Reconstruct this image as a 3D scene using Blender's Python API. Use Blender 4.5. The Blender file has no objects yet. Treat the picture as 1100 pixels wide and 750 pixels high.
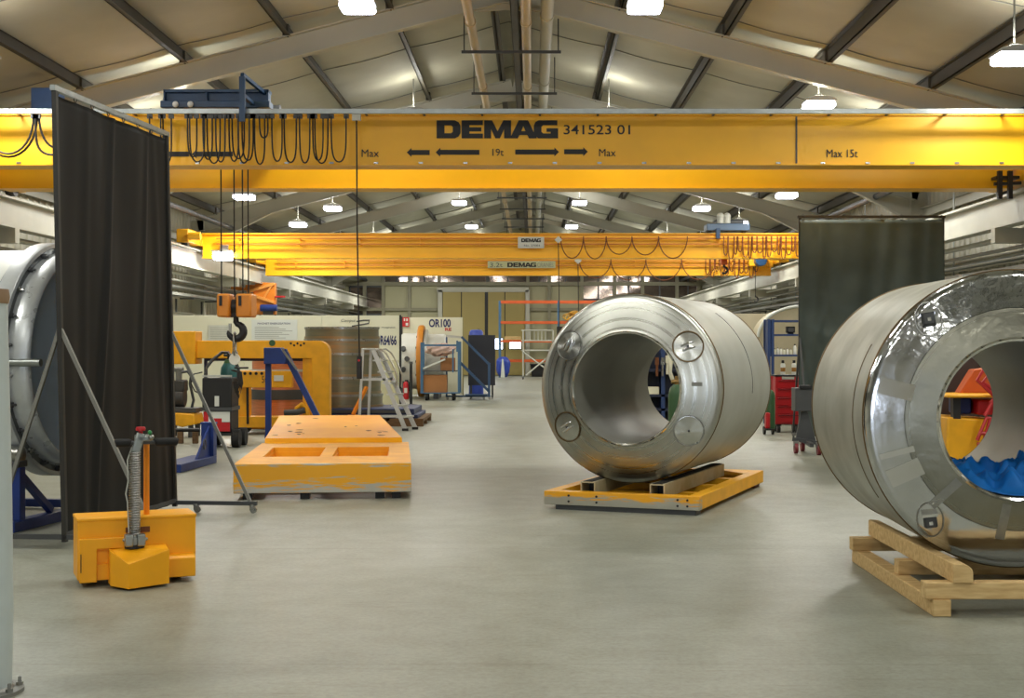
import bpy, bmesh, math, random
from math import sin, cos, pi, radians, sqrt, atan2
from mathutils import Vector, Matrix

random.seed(7)
SC = bpy.context.scene
COL = SC.collection
F = 1497.0                      # focal length in pixels of a 1100 px wide frame
VX, VY, EYE = 572.0, 370.0, 1.7  # vanishing point of the hall and eye height


def at(px, py, d):
    """world point at depth d seen at a pixel of the 1100x750 frame"""
    return Vector(((px - VX) / F * d, d, EYE + (VY - py) / F * d))


def wx(px, d): return (px - VX) / F * d
def wz(py, d): return EYE + (VY - py) / F * d
def gd(py): return EYE * F / (py - VY)


# ---------------------------------------------------------------- materials
def lin(c):
    r = []
    for v in c:
        v = v / 255.0
        r.append(v / 12.92 if v <= 0.04045 else ((v + 0.055) / 1.055) ** 2.4)
    return (r[0], r[1], r[2], 1.0)


MATS = {}


def mat(name, col, rough=0.5, metal=0.0, var=0.12, vscale=3.0, bump=0.0, bscale=40.0, col2=None, stretch=(1, 1, 1),
        spec=0.5, coat=0.0, aniso=0.0, rvar=0.0):
    if name in MATS:
        return MATS[name]
    m = bpy.data.materials.new(name)
    m.use_nodes = True
    nt = m.node_tree
    b = nt.nodes['Principled BSDF']
    b.inputs['Roughness'].default_value = rough
    b.inputs['Metallic'].default_value = metal
    b.inputs['Specular IOR Level'].default_value = spec
    b.inputs['Coat Weight'].default_value = coat
    c1 = lin(col)
    c2 = lin(col2) if col2 else tuple(v * (1 - var) for v in c1[:3]) + (1,)
    tc = nt.nodes.new('ShaderNodeTexCoord')
    mp = nt.nodes.new('ShaderNodeMapping')
    mp.inputs['Scale'].default_value = stretch
    nt.links.new(tc.outputs['Object'], mp.inputs['Vector'])
    nz = nt.nodes.new('ShaderNodeTexNoise')
    nz.inputs['Scale'].default_value = vscale
    nz.inputs['Detail'].default_value = 5
    nt.links.new(mp.outputs['Vector'], nz.inputs['Vector'])
    rp = nt.nodes.new('ShaderNodeValToRGB')
    rp.color_ramp.elements[0].position = 0.35
    rp.color_ramp.elements[1].position = 0.65
    rp.color_ramp.elements[0].color = c1
    rp.color_ramp.elements[1].color = c2
    nt.links.new(nz.outputs['Fac'], rp.inputs['Fac'])
    nt.links.new(rp.outputs['Color'], b.inputs['Base Color'])
    if rvar:
        mr = nt.nodes.new('ShaderNodeMapRange')
        mr.inputs['From Min'].default_value = 0.3
        mr.inputs['From Max'].default_value = 0.7
        mr.inputs['To Min'].default_value = max(0.02, rough - rvar)
        mr.inputs['To Max'].default_value = min(1.0, rough + rvar)
        nt.links.new(nz.outputs['Fac'], mr.inputs['Value'])
        nt.links.new(mr.outputs['Result'], b.inputs['Roughness'])
    if bump:
        n2 = nt.nodes.new('ShaderNodeTexNoise')
        n2.inputs['Scale'].default_value = bscale
        n2.inputs['Detail'].default_value = 3
        nt.links.new(mp.outputs['Vector'], n2.inputs['Vector'])
        bp = nt.nodes.new('ShaderNodeBump')
        bp.inputs['Strength'].default_value = bump
        bp.inputs['Distance'].default_value = 0.01
        nt.links.new(n2.outputs['Fac'], bp.inputs['Height'])
        nt.links.new(bp.outputs['Normal'], b.inputs['Normal'])
    MATS[name] = m
    return m


def emit(name, col, strength):
    if name in MATS:
        return MATS[name]
    m = bpy.data.materials.new(name)
    m.use_nodes = True
    b = m.node_tree.nodes['Principled BSDF']
    b.inputs['Base Color'].default_value = lin(col)
    b.inputs['Emission Color'].default_value = lin(col)
    b.inputs['Emission Strength'].default_value = strength
    MATS[name] = m
    return m


# ---------------------------------------------------------------- mesh builder
class MB:
    def __init__(s):
        s.v, s.f = [], []

    def add(s, vs, fs):
        b = len(s.v)
        s.v.extend(Vector(v) for v in vs)
        s.f.extend(tuple(b + i for i in f) for f in fs)
        return s

    def bb(s, x0, x1, y0, y1, z0, z1):
        return s.add([(x0, y0, z0), (x1, y0, z0), (x1, y1, z0), (x0, y1, z0), (x0, y0, z1), (x1, y0, z1), (x1, y1, z1), (x0, y1, z1)],
                     [(3, 2, 1, 0), (4, 5, 6, 7), (0, 1, 5, 4), (1, 2, 6, 5), (2, 3, 7, 6), (3, 0, 4, 7)])

    def beam(s, p0, p1, w, h, up=(0, 0, 1)):
        p0, p1 = Vector(p0), Vector(p1)
        d = (p1 - p0).normalized()
        u = Vector(up)
        if abs(d.dot(u)) > 0.98:
            u = Vector((0, 1, 0))
        a = d.cross(u).normalized() * (w / 2)
        c = a.cross(d).normalized() * (h / 2)
        vs = [p + sa * a + sc * c for p in (p0, p1) for sa, sc in ((-1, -1), (1, -1), (1, 1), (-1, 1))]
        return s.add(vs, [(0, 1, 2, 3), (7, 6, 5, 4), (0, 4, 5, 1), (1, 5, 6, 2), (2, 6, 7, 3), (3, 7, 4, 0)])

    def ibeam(s, p0, p1, w, h, tf=0.02, tw=0.014, up=(0, 0, 1)):
        p0, p1 = Vector(p0), Vector(p1)
        d = (p1 - p0).normalized()
        u = Vector(up)
        if abs(d.dot(u)) > 0.98:
            u = Vector((0, 1, 0))
        a = d.cross(u).normalized()
        c = a.cross(d).normalized()
        s.beam(p0 + c * (h / 2 - tf / 2), p1 + c * (h / 2 - tf / 2), w, tf, up)
        s.beam(p0 - c * (h / 2 - tf / 2), p1 - c * (h / 2 - tf / 2), w, tf, up)
        return s.beam(p0, p1, tw, h - 2 * tf, up)

    def tube(s, pts, r, n=10, closed=False):
        pts = [Vector(p) for p in pts]
        m = len(pts)
        fr = None
        rings = []
        for i in range(m):
            if closed:
                t = (pts[(i + 1) % m] - pts[i - 1]).normalized()
            else:
                t = (pts[min(i + 1, m - 1)] - pts[max(i - 1, 0)]).normalized()
            if fr is None:
                u = Vector((0, 0, 1)) if abs(t.z) < 0.9 else Vector((1, 0, 0))
                fr = t.cross(u).normalized()
            fr = (fr - t * fr.dot(t))
            if fr.length < 1e-6:
                fr = t.orthogonal()
            fr.normalize()
            g = t.cross(fr)
            rr = r[i] if isinstance(r, (list, tuple)) else r
            rings.append([pts[i] + (fr * cos(2 * pi * k / n) + g * sin(2 * pi * k / n)) * rr for k in range(n)])
        vs = [v for q in rings for v in q]
        fs = []
        for i in range(m if closed else m - 1):
            j = (i + 1) % m
            for k in range(n):
                k2 = (k + 1) % n
                fs.append((i * n + k, j * n + k, j * n + k2, i * n + k2))
        if not closed:
            fs.append(tuple(range(n))[::-1])
            fs.append(tuple((m - 1) * n + k for k in range(n)))
        return s.add(vs, fs)

    def cyl(s, p0, p1, r, n=24, r2=None):
        return s.tube([p0, p1], [r, r if r2 is None else r2], n)

    def lathe(s, prof, origin=(0, 0, 0), axis='z', n=48, closed=False):
        """prof: list of (radius, along-axis)"""
        o = Vector(origin)
        vs, fs = [], []
        for r, a in prof:
            for k in range(n):
                t = 2 * pi * k / n
                c, q = r * cos(t), r * sin(t)
                p = {'z': (c, q, a), 'y': (c, a, q), 'x': (a, c, q)}[axis]
                vs.append(o + Vector(p))
        m = len(prof)
        for i in range(m if closed else m - 1):
            j = (i + 1) % m
            for k in range(n):
                k2 = (k + 1) % n
                fs.append((i * n + k, i * n + k2, j * n + k2, j * n + k))
        if not closed:
            if prof[0][0] > 1e-5:
                fs.append(tuple(range(n)))
            if prof[-1][0] > 1e-5:
                fs.append(tuple((m - 1) * n + k for k in range(n)))
        return s.add(vs, fs)

    def prism(s, poly, axis, a0, a1):
        """poly of 2-D points extruded along axis ('x': (y,z), 'y': (x,z), 'z': (x,y))"""
        n = len(poly)
        mk = {'x': lambda p, a: (a, p[0], p[1]), 'y': lambda p, a: (p[0], a, p[1]), 'z': lambda p, a: (p[0], p[1], a)}[axis]
        vs = [mk(p, a0) for p in poly] + [mk(p, a1) for p in poly]
        fs = [tuple(range(n)), tuple(range(2 * n - 1, n - 1, -1))]
        fs += [(i, n + i, n + (i + 1) % n, (i + 1) % n) for i in range(n)]
        return s.add(vs, fs)

    def sphere(s, c, r, n=16, m=10, sz=(1, 1, 1)):
        c = Vector(c)
        vs, fs = [c + Vector((0, 0, r * sz[2]))], []
        for i in range(1, m):
            a = pi * i / m
            for k in range(n):
                t = 2 * pi * k / n
                vs.append(c + Vector((r * sin(a) * cos(t) * sz[0], r * sin(a) * sin(t) * sz[1], r * cos(a) * sz[2])))
        vs.append(c - Vector((0, 0, r * sz[2])))
        for k in range(n):
            fs.append((0, 1 + k, 1 + (k + 1) % n))
            e = 1 + (m - 2) * n
            fs.append((len(vs) - 1, e + (k + 1) % n, e + k))
        for i in range(m - 2):
            for k in range(n):
                b = 1 + i * n
                fs.append((b + k, b + n + k, b + n + (k + 1) % n, b + (k + 1) % n))
        return s.add(vs, fs)

    def grid(s, fn, nu, nv):
        vs = [fn(i / nu, j / nv) for j in range(nv + 1) for i in range(nu + 1)]
        fs = [(j * (nu + 1) + i, j * (nu + 1) + i + 1, (j + 1) * (nu + 1) + i + 1, (j + 1) * (nu + 1) + i) for j in range(nv) for i in range(nu)]
        return s.add(vs, fs)

    def shape(s, loops, plane='y', a=0.0, depth=0.004):
        """flat filled outline(s) with holes, in plane 'y' (x,z facing -y) or 'x' (y,z)"""
        c = bpy.data.curves.new('outline', 'CURVE')
        c.dimensions = '2D'
        c.fill_mode = 'BOTH'
        c.extrude = depth / 2
        for lp in loops:
            sp = c.splines.new('POLY')
            sp.points.add(len(lp) - 1)
            for p, q in zip(sp.points, lp):
                p.co = (q[0], q[1], 0, 1)
            sp.use_cyclic_u = True
        return s._curve(c, plane, a)

    def _curve(s, c, plane, a, fit=None):
        o = bpy.data.objects.new('outline', c)
        COL.objects.link(o)
        dg = bpy.context.evaluated_depsgraph_get()
        me = bpy.data.meshes.new_from_object(o.evaluated_get(dg))
        vs = [v.co.copy() for v in me.vertices]
        fs = [tuple(p.vertices) for p in me.polygons]
        bpy.data.objects.remove(o)
        bpy.data.curves.remove(c)
        bpy.data.meshes.remove(me)
        if fit:
            x0, x1 = min(v.x for v in vs), max(v.x for v in vs)
            y0, y1 = min(v.y for v in vs), max(v.y for v in vs)
            fx0, fx1, fy0, fy1 = fit
            vs = [Vector((fx0 + (v.x - x0) / (x1 - x0) * (fx1 - fx0), fy0 + (v.y - y0) / (y1 - y0) * (fy1 - fy0), v.z)) for v in vs]
        return s.add([(v.x, a - v.z, v.y) for v in vs], fs)

    def text(s, body, x0, x1, z0, z1, a, depth=0.004, offset=0.0, shear=0.0):
        c = bpy.data.curves.new('words', 'FONT')
        c.body = body
        c.size = 1.0
        c.offset = offset
        c.extrude = depth / 2
        c.shear = shear
        c.resolution_u = 4
        return s._curve(c, 'y', a, (x0, x1, z0, z1))

    def xform(s, M):
        s.v = [M @ v for v in s.v]
        return s

    def build(s, name, m, parent=None, bevel=0.0, smooth=40, loc=None, seg=2, solid=0.0, recalc=True):
        me = bpy.data.meshes.new(name)
        me.from_pydata([tuple(v) for v in s.v], [], s.f)
        me.validate()
        if recalc:
            bm = bmesh.new()
            bm.from_mesh(me)
            bmesh.ops.recalc_face_normals(bm, faces=bm.faces)
            bm.to_mesh(me)
            bm.free()
        if smooth:
            me.shade_smooth()
            me.set_sharp_from_angle(angle=radians(smooth))
        o = bpy.data.objects.new(name, me)
        COL.objects.link(o)
        if m:
            me.materials.append(m)
        if parent:
            o.parent = parent
        if loc:
            o.location = loc
        if solid:
            md = o.modifiers.new('thickness', 'SOLIDIFY')
            md.thickness = solid
        if bevel:
            md = o.modifiers.new('edges', 'BEVEL')
            md.width = bevel
            md.segments = seg
            md.limit_method = 'ANGLE'
            md.angle_limit = radians(50)
        return o


def tag(o, label, cat, group=None, kind=None):
    o['label'] = label
    o['category'] = cat
    if group:
        o['group'] = group
    if kind:
        o['kind'] = kind
    return o


def thing(name, label, cat, loc=(0, 0, 0), rz=0.0, group=None):
    o = bpy.data.objects.new(name, None)
    COL.objects.link(o)
    o.location = loc
    o.rotation_euler = (0, 0, rz)
    o.empty_display_size = 0.1
    return tag(o, label, cat, group)


def struct(name, mb, m, bevel=0.0, smooth=40, **k):
    o = mb.build(name, m, None, bevel, smooth, **k)
    o['kind'] = 'structure'
    return o


def dup(root, loc=None, rz=None, label=None, group=None):
    r = root.copy()
    COL.objects.link(r)
    if loc is not None:
        r.location = loc
    if rz is not None:
        r.rotation_euler = (0, 0, rz)
    if label:
        r['label'] = label
    if group:
        r['group'] = group
    for ch in list(root.children):
        c = ch.copy()
        COL.objects.link(c)
        c.parent = r
        for g in list(ch.children):
            d = g.copy()
            COL.objects.link(d)
            d.parent = c
    return r


def relabel(o, t):
    o['label'] = t
    return o
# ---------------------------------------------------------------- camera and view
cam = bpy.data.cameras.new('camera')
cam.sensor_width = 36.0
cam.lens = 36.0 * F / 1100.0
cam.shift_x = -(VX - 550.0) / 1100.0
cam.shift_y = -(375.0 - VY) / 1100.0
cam.clip_end = 300
co = bpy.data.objects.new('camera', cam)
COL.objects.link(co)
co.location = (0, 0, EYE)
co.rotation_euler = (pi / 2, 0, 0)
SC.camera = co
SC.view_settings.view_transform = 'Standard'
SC.view_settings.look = 'None'
SC.view_settings.gamma = 1.0
SC.view_settings.use_curve_mapping = False
SC.view_settings.exposure = 0.1
SC.cycles.max_bounces = 8
SC.cycles.diffuse_bounces = 5
SC.cycles.glossy_bounces = 4
SC.cycles.sample_clamp_indirect = 6.0
SC.cycles.caustics_reflective = False
SC.cycles.caustics_refractive = False
wd = bpy.data.worlds.new('world')
wd.use_nodes = True
wd.node_tree.nodes['Background'].inputs['Color'].default_value = (0.5, 0.55, 0.6, 1)
wd.node_tree.nodes['Background'].inputs['Strength'].default_value = 0.3
SC.world = wd

# ---------------------------------------------------------------- palette
YEL = mat('crane yellow paint', (250, 186, 10), 0.42, var=0.08, vscale=1.5)
YEL2 = mat('machine yellow paint', (244, 176, 22), 0.45, var=0.14, vscale=5, bump=0.05)
TUG = mat('tug yellow paint', (250, 174, 18), 0.42, var=0.07, vscale=5, bump=0.05)
BLUE = mat('dark blue paint', (26, 54, 126), 0.45, var=0.2, vscale=6)
BLUE2 = mat('light blue paint', (70, 112, 150), 0.5, var=0.2)
HOIST = mat('hoist blue paint', (24, 62, 100), 0.4, var=0.2)
BLACK = mat('black paint', (22, 22, 24), 0.5, var=0.3)
RUBBER = mat('black rubber', (18, 18, 18), 0.75, var=0.2)
CABLE = mat('black cable', (26, 22, 18), 0.6, var=0.2)
GREY = mat('grey paint', (128, 128, 122), 0.5, var=0.12)
DGREY = mat('dark grey paint', (70, 72, 74), 0.5, var=0.15)
LGREY = mat('pale grey paint', (196, 196, 186), 0.5, var=0.08)
WHITE = mat('white paint', (225, 225, 216), 0.5, var=0.06)
CREAM = mat('cream board', (222, 220, 196), 0.6, var=0.04, vscale=1.0)
RED = mat('red paint', (190, 24, 34), 0.4, var=0.12)
ORANGE = mat('orange paint', (214, 92, 36), 0.5, var=0.12)
GREEN = mat('green paint', (58, 96, 58), 0.45, var=0.15)
TEAL = mat('teal paint', (52, 108, 108), 0.4, var=0.12)
STEEL = mat('bare steel', (168, 168, 164), 0.32, 1.0, var=0.2, vscale=8, rvar=0.1)
ALU = mat('aluminium', (205, 205, 200), 0.35, 0.9, var=0.1, vscale=6)
GALV = mat('galvanised steel', (165, 170, 168), 0.42, 0.85, var=0.15, vscale=12)
COPPER = mat('copper winding', (232, 150, 108), 0.34, 0.7, var=0.25, vscale=3, stretch=(1, 1, 30))
CARD = mat('brown cardboard', (168, 116, 72), 0.8, var=0.1)
WOOD = mat('pale timber', (222, 192, 136), 0.7, col2=(196, 160, 106), vscale=3.5, stretch=(1.5, 9, 9), bump=0.12, bscale=18)
OLD = mat('old timber', (120, 92, 62), 0.8, var=0.3, vscale=5, stretch=(2, 8, 8))
BROWN = mat('brown rust', (120, 70, 34), 0.7, var=0.3)
LETTER = mat('black lettering', (20, 18, 16), 0.55, var=0.1)
NAVY = mat('navy lettering', (34, 40, 96), 0.6, var=0.1)
PAPER = mat('white paper', (214, 218, 212), 0.7, var=0.03)
ROOF = mat('roof lining', (196, 193, 176), 0.8, col2=(182, 179, 162), vscale=0.7, bump=0.25, bscale=3)
FRAME = mat('frame paint', (184, 182, 168), 0.55, var=0.1, vscale=1.0)
PURL = mat('purlin paint', (72, 68, 57), 0.6, var=0.12)
CLAD = mat('wall cladding', (196, 192, 174), 0.5, var=0.06, vscale=0.6)
RUNW = mat('runway paint', (186, 185, 172), 0.42, var=0.14, vscale=1.2)
DOORM = mat('door panels', (158, 142, 84), 0.55, var=0.08, vscale=0.8)
GLASS = mat('night glass', (120, 108, 100), 0.06, 0.75, var=0.12, vscale=0.5)
LENS = emit('lamp lens', (236, 240, 255), 22.0)
DAY = emit('daylight pane', (226, 236, 255), 6.0)
HOODM = mat('lamp hood', (190, 190, 186), 0.35, 0.6)


def floor_material():
    m = bpy.data.materials.new('concrete floor')
    m.use_nodes = True
    nt = m.node_tree
    b = nt.nodes['Principled BSDF']
    tc = nt.nodes.new('ShaderNodeTexCoord')
    n1 = nt.nodes.new('ShaderNodeTexNoise')
    n1.inputs['Scale'].default_value = 0.55
    n1.inputs['Detail'].default_value = 8
    n1.inputs['Roughness'].default_value = 0.62
    n2 = nt.nodes.new('ShaderNodeTexNoise')
    n2.inputs['Scale'].default_value = 3.2
    n2.inputs['Detail'].default_value = 6
    mp = nt.nodes.new('ShaderNodeMapping')
    mp.inputs['Scale'].default_value = (1.0, 0.35, 1)
    L = nt.links.new
    L(tc.outputs['Object'], mp.inputs['Vector'])
    L(mp.outputs['Vector'], n1.inputs['Vector'])
    L(tc.outputs['Object'], n2.inputs['Vector'])
    r1 = nt.nodes.new('ShaderNodeValToRGB')
    e = r1.color_ramp.elements
    e[0].position, e[1].position = 0.3, 0.7
    e[0].color, e[1].color = lin((137, 140, 128)), lin((166, 168, 157))
    L(n1.outputs['Fac'], r1.inputs['Fac'])
    r2 = nt.nodes.new('ShaderNodeValToRGB')
    e = r2.color_ramp.elements
    e[0].position, e[1].position = 0.36, 0.66
    e[0].color, e[1].color = (0.85, 0.84, 0.80, 1), (1, 1, 1, 1)
    L(n2.outputs['Fac'], r2.inputs['Fac'])
    mx = nt.nodes.new('ShaderNodeMix')
    mx.data_type = 'RGBA'
    mx.blend_type = 'MULTIPLY'
    mx.inputs[0].default_value = 1.0
    L(r1.outputs['Color'], mx.inputs[6])
    L(r2.outputs['Color'], mx.inputs[7])
    bk = nt.nodes.new('ShaderNodeTexBrick')
    bk.offset = 0.0
    bk.inputs['Scale'].default_value = 1.0
    bk.inputs['Brick Width'].default_value = 60.0
    bk.inputs['Row Height'].default_value = 4.2
    bk.inputs['Mortar Size'].default_value = 0.006
    bk.inputs['Mortar Smooth'].default_value = 0.4
    bk.inputs['Color1'].default_value = (1, 1, 1, 1)
    bk.inputs['Color2'].default_value = (0.97, 0.97, 0.96, 1)
    bk.inputs['Mortar'].default_value = (0.72, 0.70, 0.66, 1)
    mb_ = nt.nodes.new('ShaderNodeMapping')
    mb_.inputs['Location'].default_value = (22.0, 1.0, 0)
    L(tc.outputs['Object'], mb_.inputs['Vector'])
    L(mb_.outputs['Vector'], bk.inputs['Vector'])
    m2 = nt.nodes.new('ShaderNodeMix')
    m2.data_type = 'RGBA'
    m2.blend_type = 'MULTIPLY'
    m2.inputs[0].default_value = 1.0
    L(mx.outputs[2], m2.inputs[6])
    L(bk.outputs['Color'], m2.inputs[7])
    # fine speckle, scuff streaks and a few rusty stains
    n5 = nt.nodes.new('ShaderNodeTexNoise')
    n5.inputs['Scale'].default_value = 26
    n5.inputs['Detail'].default_value = 6
    n5.inputs['Roughness'].default_value = .75
    L(tc.outputs['Object'], n5.inputs['Vector'])
    mp6 = nt.nodes.new('ShaderNodeMapping')
    mp6.inputs['Scale'].default_value = (0.5, 5.0, 1)
    mp6.inputs['Rotation'].default_value = (0, 0, 0.12)
    L(tc.outputs['Object'], mp6.inputs['Vector'])
    n6 = nt.nodes.new('ShaderNodeTexNoise')
    n6.inputs['Scale'].default_value = 1.6
    n6.inputs['Detail'].default_value = 7
    n6.inputs['Roughness'].default_value = .7
    L(mp6.outputs['Vector'], n6.inputs['Vector'])
    def ramp(src, p0, p1, c0, c1):
        r = nt.nodes.new('ShaderNodeValToRGB')
        r.color_ramp.elements[0].position, r.color_ramp.elements[1].position = p0, p1
        r.color_ramp.elements[0].color, r.color_ramp.elements[1].color = c0, c1
        L(src, r.inputs['Fac'])
        return r.outputs['Color']
    def mulc(a, c):
        m_ = nt.nodes.new('ShaderNodeMix')
        m_.data_type = 'RGBA'
        m_.blend_type = 'MULTIPLY'
        m_.inputs[0].default_value = 1.0
        L(a, m_.inputs[6])
        L(c, m_.inputs[7])
        return m_.outputs[2]
    out = mulc(m2.outputs[2], ramp(n5.outputs['Fac'], .36, .6, (.80, .79, .77, 1), (1.03, 1.03, 1.03, 1)))
    out = mulc(out, ramp(n6.outputs['Fac'], .27, .42, (.72, .68, .60, 1), (1, 1, 1, 1)))
    L(out, b.inputs['Base Color'])
    mr = nt.nodes.new('ShaderNodeMapRange')
    mr.inputs['From Min'].default_value, mr.inputs['From Max'].default_value = 0.3, 0.7
    mr.inputs['To Min'].default_value, mr.inputs['To Max'].default_value = 0.34, 0.5
    L(n1.outputs['Fac'], mr.inputs['Value'])
    L(mr.outputs['Result'], b.inputs['Roughness'])
    b.inputs['Specular IOR Level'].default_value = 0.4
    return m


# ---------------------------------------------------------------- the hall
XC = -0.47
Y0, Y1 = -14.0, 76.0
SW, SCOL, SRUN = 9.9, 9.4, 8.55
RB = EYE + 5.88      # rafter underside at the ridge
SLOPE = 0.26
zr = lambda s: RB - SLOPE * abs(s)          # rafter underside
zsheet = lambda s: RB + 0.64 - SLOPE * abs(s)
FRAMES = [-3 + 9 * i for i in range(9)]

floor = struct('floor', MB().bb(XC - SW - .3, XC + SW + .3, Y0 - .3, Y1 + .3, -0.3, 0.0), floor_material())


def cladding(name, xs, sgn):
    """profiled sheet wall along y"""
    poly = []
    y, p = Y0 - .2, 0.36
    while y < Y1 + .2:
        for dy, dx in ((0, 0), (0.24, 0), (0.27, 0.035), (0.33, 0.035)):
            poly.append((y + dy, dx))
        y += p
    mb = MB()
    top = zsheet(SW) + 0.1
    vs, fs = [], []
    for yy, dx in poly:
        vs += [(xs - sgn * dx, yy, 0), (xs - sgn * dx, yy, top)]
    for i in range(len(poly) - 1):
        fs.append((2 * i, 2 * i + 2, 2 * i + 3, 2 * i + 1))
    mb.add(vs, fs)
    mb.bb(min(xs, xs + sgn * .2) + (0.04 if sgn > 0 else 0), max(xs, xs + sgn * .2) - (0.04 if sgn < 0 else 0), Y0 - .2, Y1 + .2, -.1, top)
    return struct(name, mb, CLAD, smooth=0)


cladding('wall_left', XC - SW, -1)
cladding('wall_right', XC + SW, 1)
gab = lambda y0, y1: MB().prism([(XC - SW - .2, -.1), (XC + SW + .2, -.1), (XC + SW + .2, zsheet(SW) + .1), (XC, zsheet(0) + .15), (XC - SW - .2, zsheet(SW) + .1)], 'y', y0, y1)
struct('wall_front', gab(Y0 - .3, Y0), CLAD)

# roof lining: sags between the purlins
PURS = [14 * .014 / .014 * 0.0] and [0.25, 2.0, 3.77, 5.54, 7.31, 9.08]


def roof_side(sgn):
    def fn(u, v):
        s = u * (SW + .25)
        y = Y0 - .3 + v * (Y1 - Y0 + .6)
        z = zsheet(s)
        sag = 0.0
        for a, b in zip(PURS[:-1], PURS[1:]):
            if a <= s <= b:
                sag = 0.035 * sin(pi * (s - a) / (b - a))
        w = abs(((y / 2.25) % 1.0) - 0.5) * 2       # joints every 2.25 m
        sag *= (1 - max(0.0, (w - 0.86) / 0.14) * 0.55)
        return (XC + sgn * s, y, z - sag)
    return fn


mb = MB()
mb.grid(roof_side(1), 44, 330)
mb.grid(roof_side(-1), 44, 330)
struct('ceiling', mb, ROOF, smooth=60, recalc=False)

# lining joint wires
mbw = MB()
for i in range(14):
    y = 14.6 + i * 4.5
    for sg in (-1, 1):
        pts = []
        for k in range(45):
            s = k / 44 * SW
            u = s / (SW + .25)
            p = roof_side(sg)(u, (y - Y0 + .3) / (Y1 - Y0 + .6))
            pts.append((p[0], y, p[2] - 0.012))
        mbw.tube(pts, 0.009, 5)
struct('trim_1', mbw, GREY)

# portal frames
for i, y in enumerate(FRAMES):
    mb = MB()
    for sg in (-1, 1):
        X = lambda s: XC + sg * s
        mb.ibeam((X(0), y, zr(0) + .2), (X(9.62), y, zr(9.62) + .2), .20, .40, .026, .016)
        mb.ibeam((X(SCOL + .22), y, 0), (X(SCOL + .22), y, zr(9.4) + .3), .22, .44, .026, .016, up=(1, 0, 0))
        # haunch
        mb.prism([(X(7.4), zr(7.4)), (X(SCOL), EYE + 2.95), (X(SCOL), zr(SCOL))], 'y', y - .012, y + .012)
        mb.beam((X(7.4), y, zr(7.4) - .0), (X(SCOL), y, EYE + 2.95), .20, .026)
        # crane bracket
        mb.bb(min(X(SRUN - .15), X(SCOL)), max(X(SRUN - .15), X(SCOL)), y - .1, y + .1, 3.44, 3.70)
        # bracing struts from rafter flange to purlins
        for s in (2.0, 5.54):
            mb.beam((X(s), y + .02, zr(s) + .02), (X(s), y + .5, zr(s) + .44), .05, .02)
    # ridge plate
    mb.prism([(XC - .7, zr(.7) + .01), (XC, zr(0) - .12), (XC + .7, zr(.7) + .01), (XC, zr(0) + .2)], 'y', y - .014, y + .014)
    struct('portal_frame_beam', mb, FRAME)

# purlins
for sg in (-1, 1):
    for s in PURS:
        mb = MB()
        z = zr(s) + .40
        X = XC + sg * s
        mb.bb(X - .012, X + .012, Y0, Y1, z, z + .22)
        mb.bb(X - .012, X + .085, Y0, Y1, z, z + .012)
        mb.bb(X - .085, X + .012, Y0, Y1, z + .20, z + .212)
        for y in FRAMES:
            mb.bb(X - .05, X + .05, y - .09, y + .09, z - .015, z + .2)
        struct('purlin_beam', mb, PURL)

# eaves ties, runway beams with rail
for sg, nm in ((-1, 'left'), (1, 'right')):
    mb = MB().cyl((XC + sg * 8.6, Y0, EYE + 3.5), (XC + sg * 8.6, Y1, EYE + 3.5), .075, 14)
    struct('eaves_tie_beam', mb, DGREY)
    X = XC + sg * SRUN
    mb = MB().ibeam((X, Y0, 3.96), (X, Y1, 3.96), .26, .52, .03, .018)
    mb.bb(X - .03, X + .03, Y0, Y1, 4.22, 4.26)
    struct('crane_runway_beam', mb, RUNW)
    # girt rails on the wall
    Xw = XC + sg * (SW - .16)
    for z in (1.2, 2.6, 3.45, 4.9):
        mb = MB().bb(Xw - .09, Xw + .09, Y0, Y1, z, z + .03).bb(Xw - .012, Xw + .012, Y0, Y1, z - .18, z)
        struct('wall_rail_beam', mb, FRAME)

# ---------------------------------------------------------------- far gable
GY = Y1
BWm = mat('gable cladding', (170, 166, 132), 0.55, var=0.05, vscale=.5)
mb = gab(GY, GY + .3)
struct('wall_back', mb, BWm)
bx = lambda p: wx(p, GY)
bz = lambda p: wz(p, GY)
# vertical cladding seams, posts and rails of the gable
mb = MB()
for p in (392, 412, 440, 472, 567, 590, 625, 660, 690, 727, 750):
    mb.bb(bx(p) - .09, bx(p) + .09, GY - .22, GY, 0, zsheet(abs(bx(p) - XC)) - .2)
for z0 in (bz(334), bz(306.5)):
    mb.bb(XC - SW, bx(470), GY - .2, GY - .02, z0, z0 + .16)
    mb.bb(bx(569), XC + SW, GY - .2, GY - .02, z0, z0 + .16)
mb.bb(XC - SW, XC + SW, GY - .24, GY - .02, bz(307), bz(307) + .2)
struct('trim_2', mb, mat('gable steel', (138, 134, 110), .55))
# windows: the high strip and the two side lights
wins = [(376, 411, 338, 308), (413, 440, 305, 292), (441, 471, 305, 292), (473, 523, 305, 292), (525, 566, 305, 292), (568, 590, 305, 292), (591, 624, 305, 292),
        (626, 659, 322, 292), (661, 689, 322, 292), (691, 726, 322, 292), (728, 750, 322, 292)]
for i, (a, b, c, d) in enumerate(wins):
    mb = MB().bb(bx(a), bx(b), GY - .06, GY - .04, bz(c), bz(d))
    w = struct('window_%d' % (i + 1), mb, GLASS)
    fr = MB()
    for xx in (bx(a), bx(b), (bx(a) + bx(b)) / 2):
        fr.bb(xx - .04, xx + .04, GY - .10, GY - .02, bz(c), bz(d))
    for q in (c, d):
        fr.bb(bx(a), bx(b), GY - .10, GY - .02, bz(q) - .05, bz(q) + .05)
    fr.build('window_frame', DGREY, w)
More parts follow.
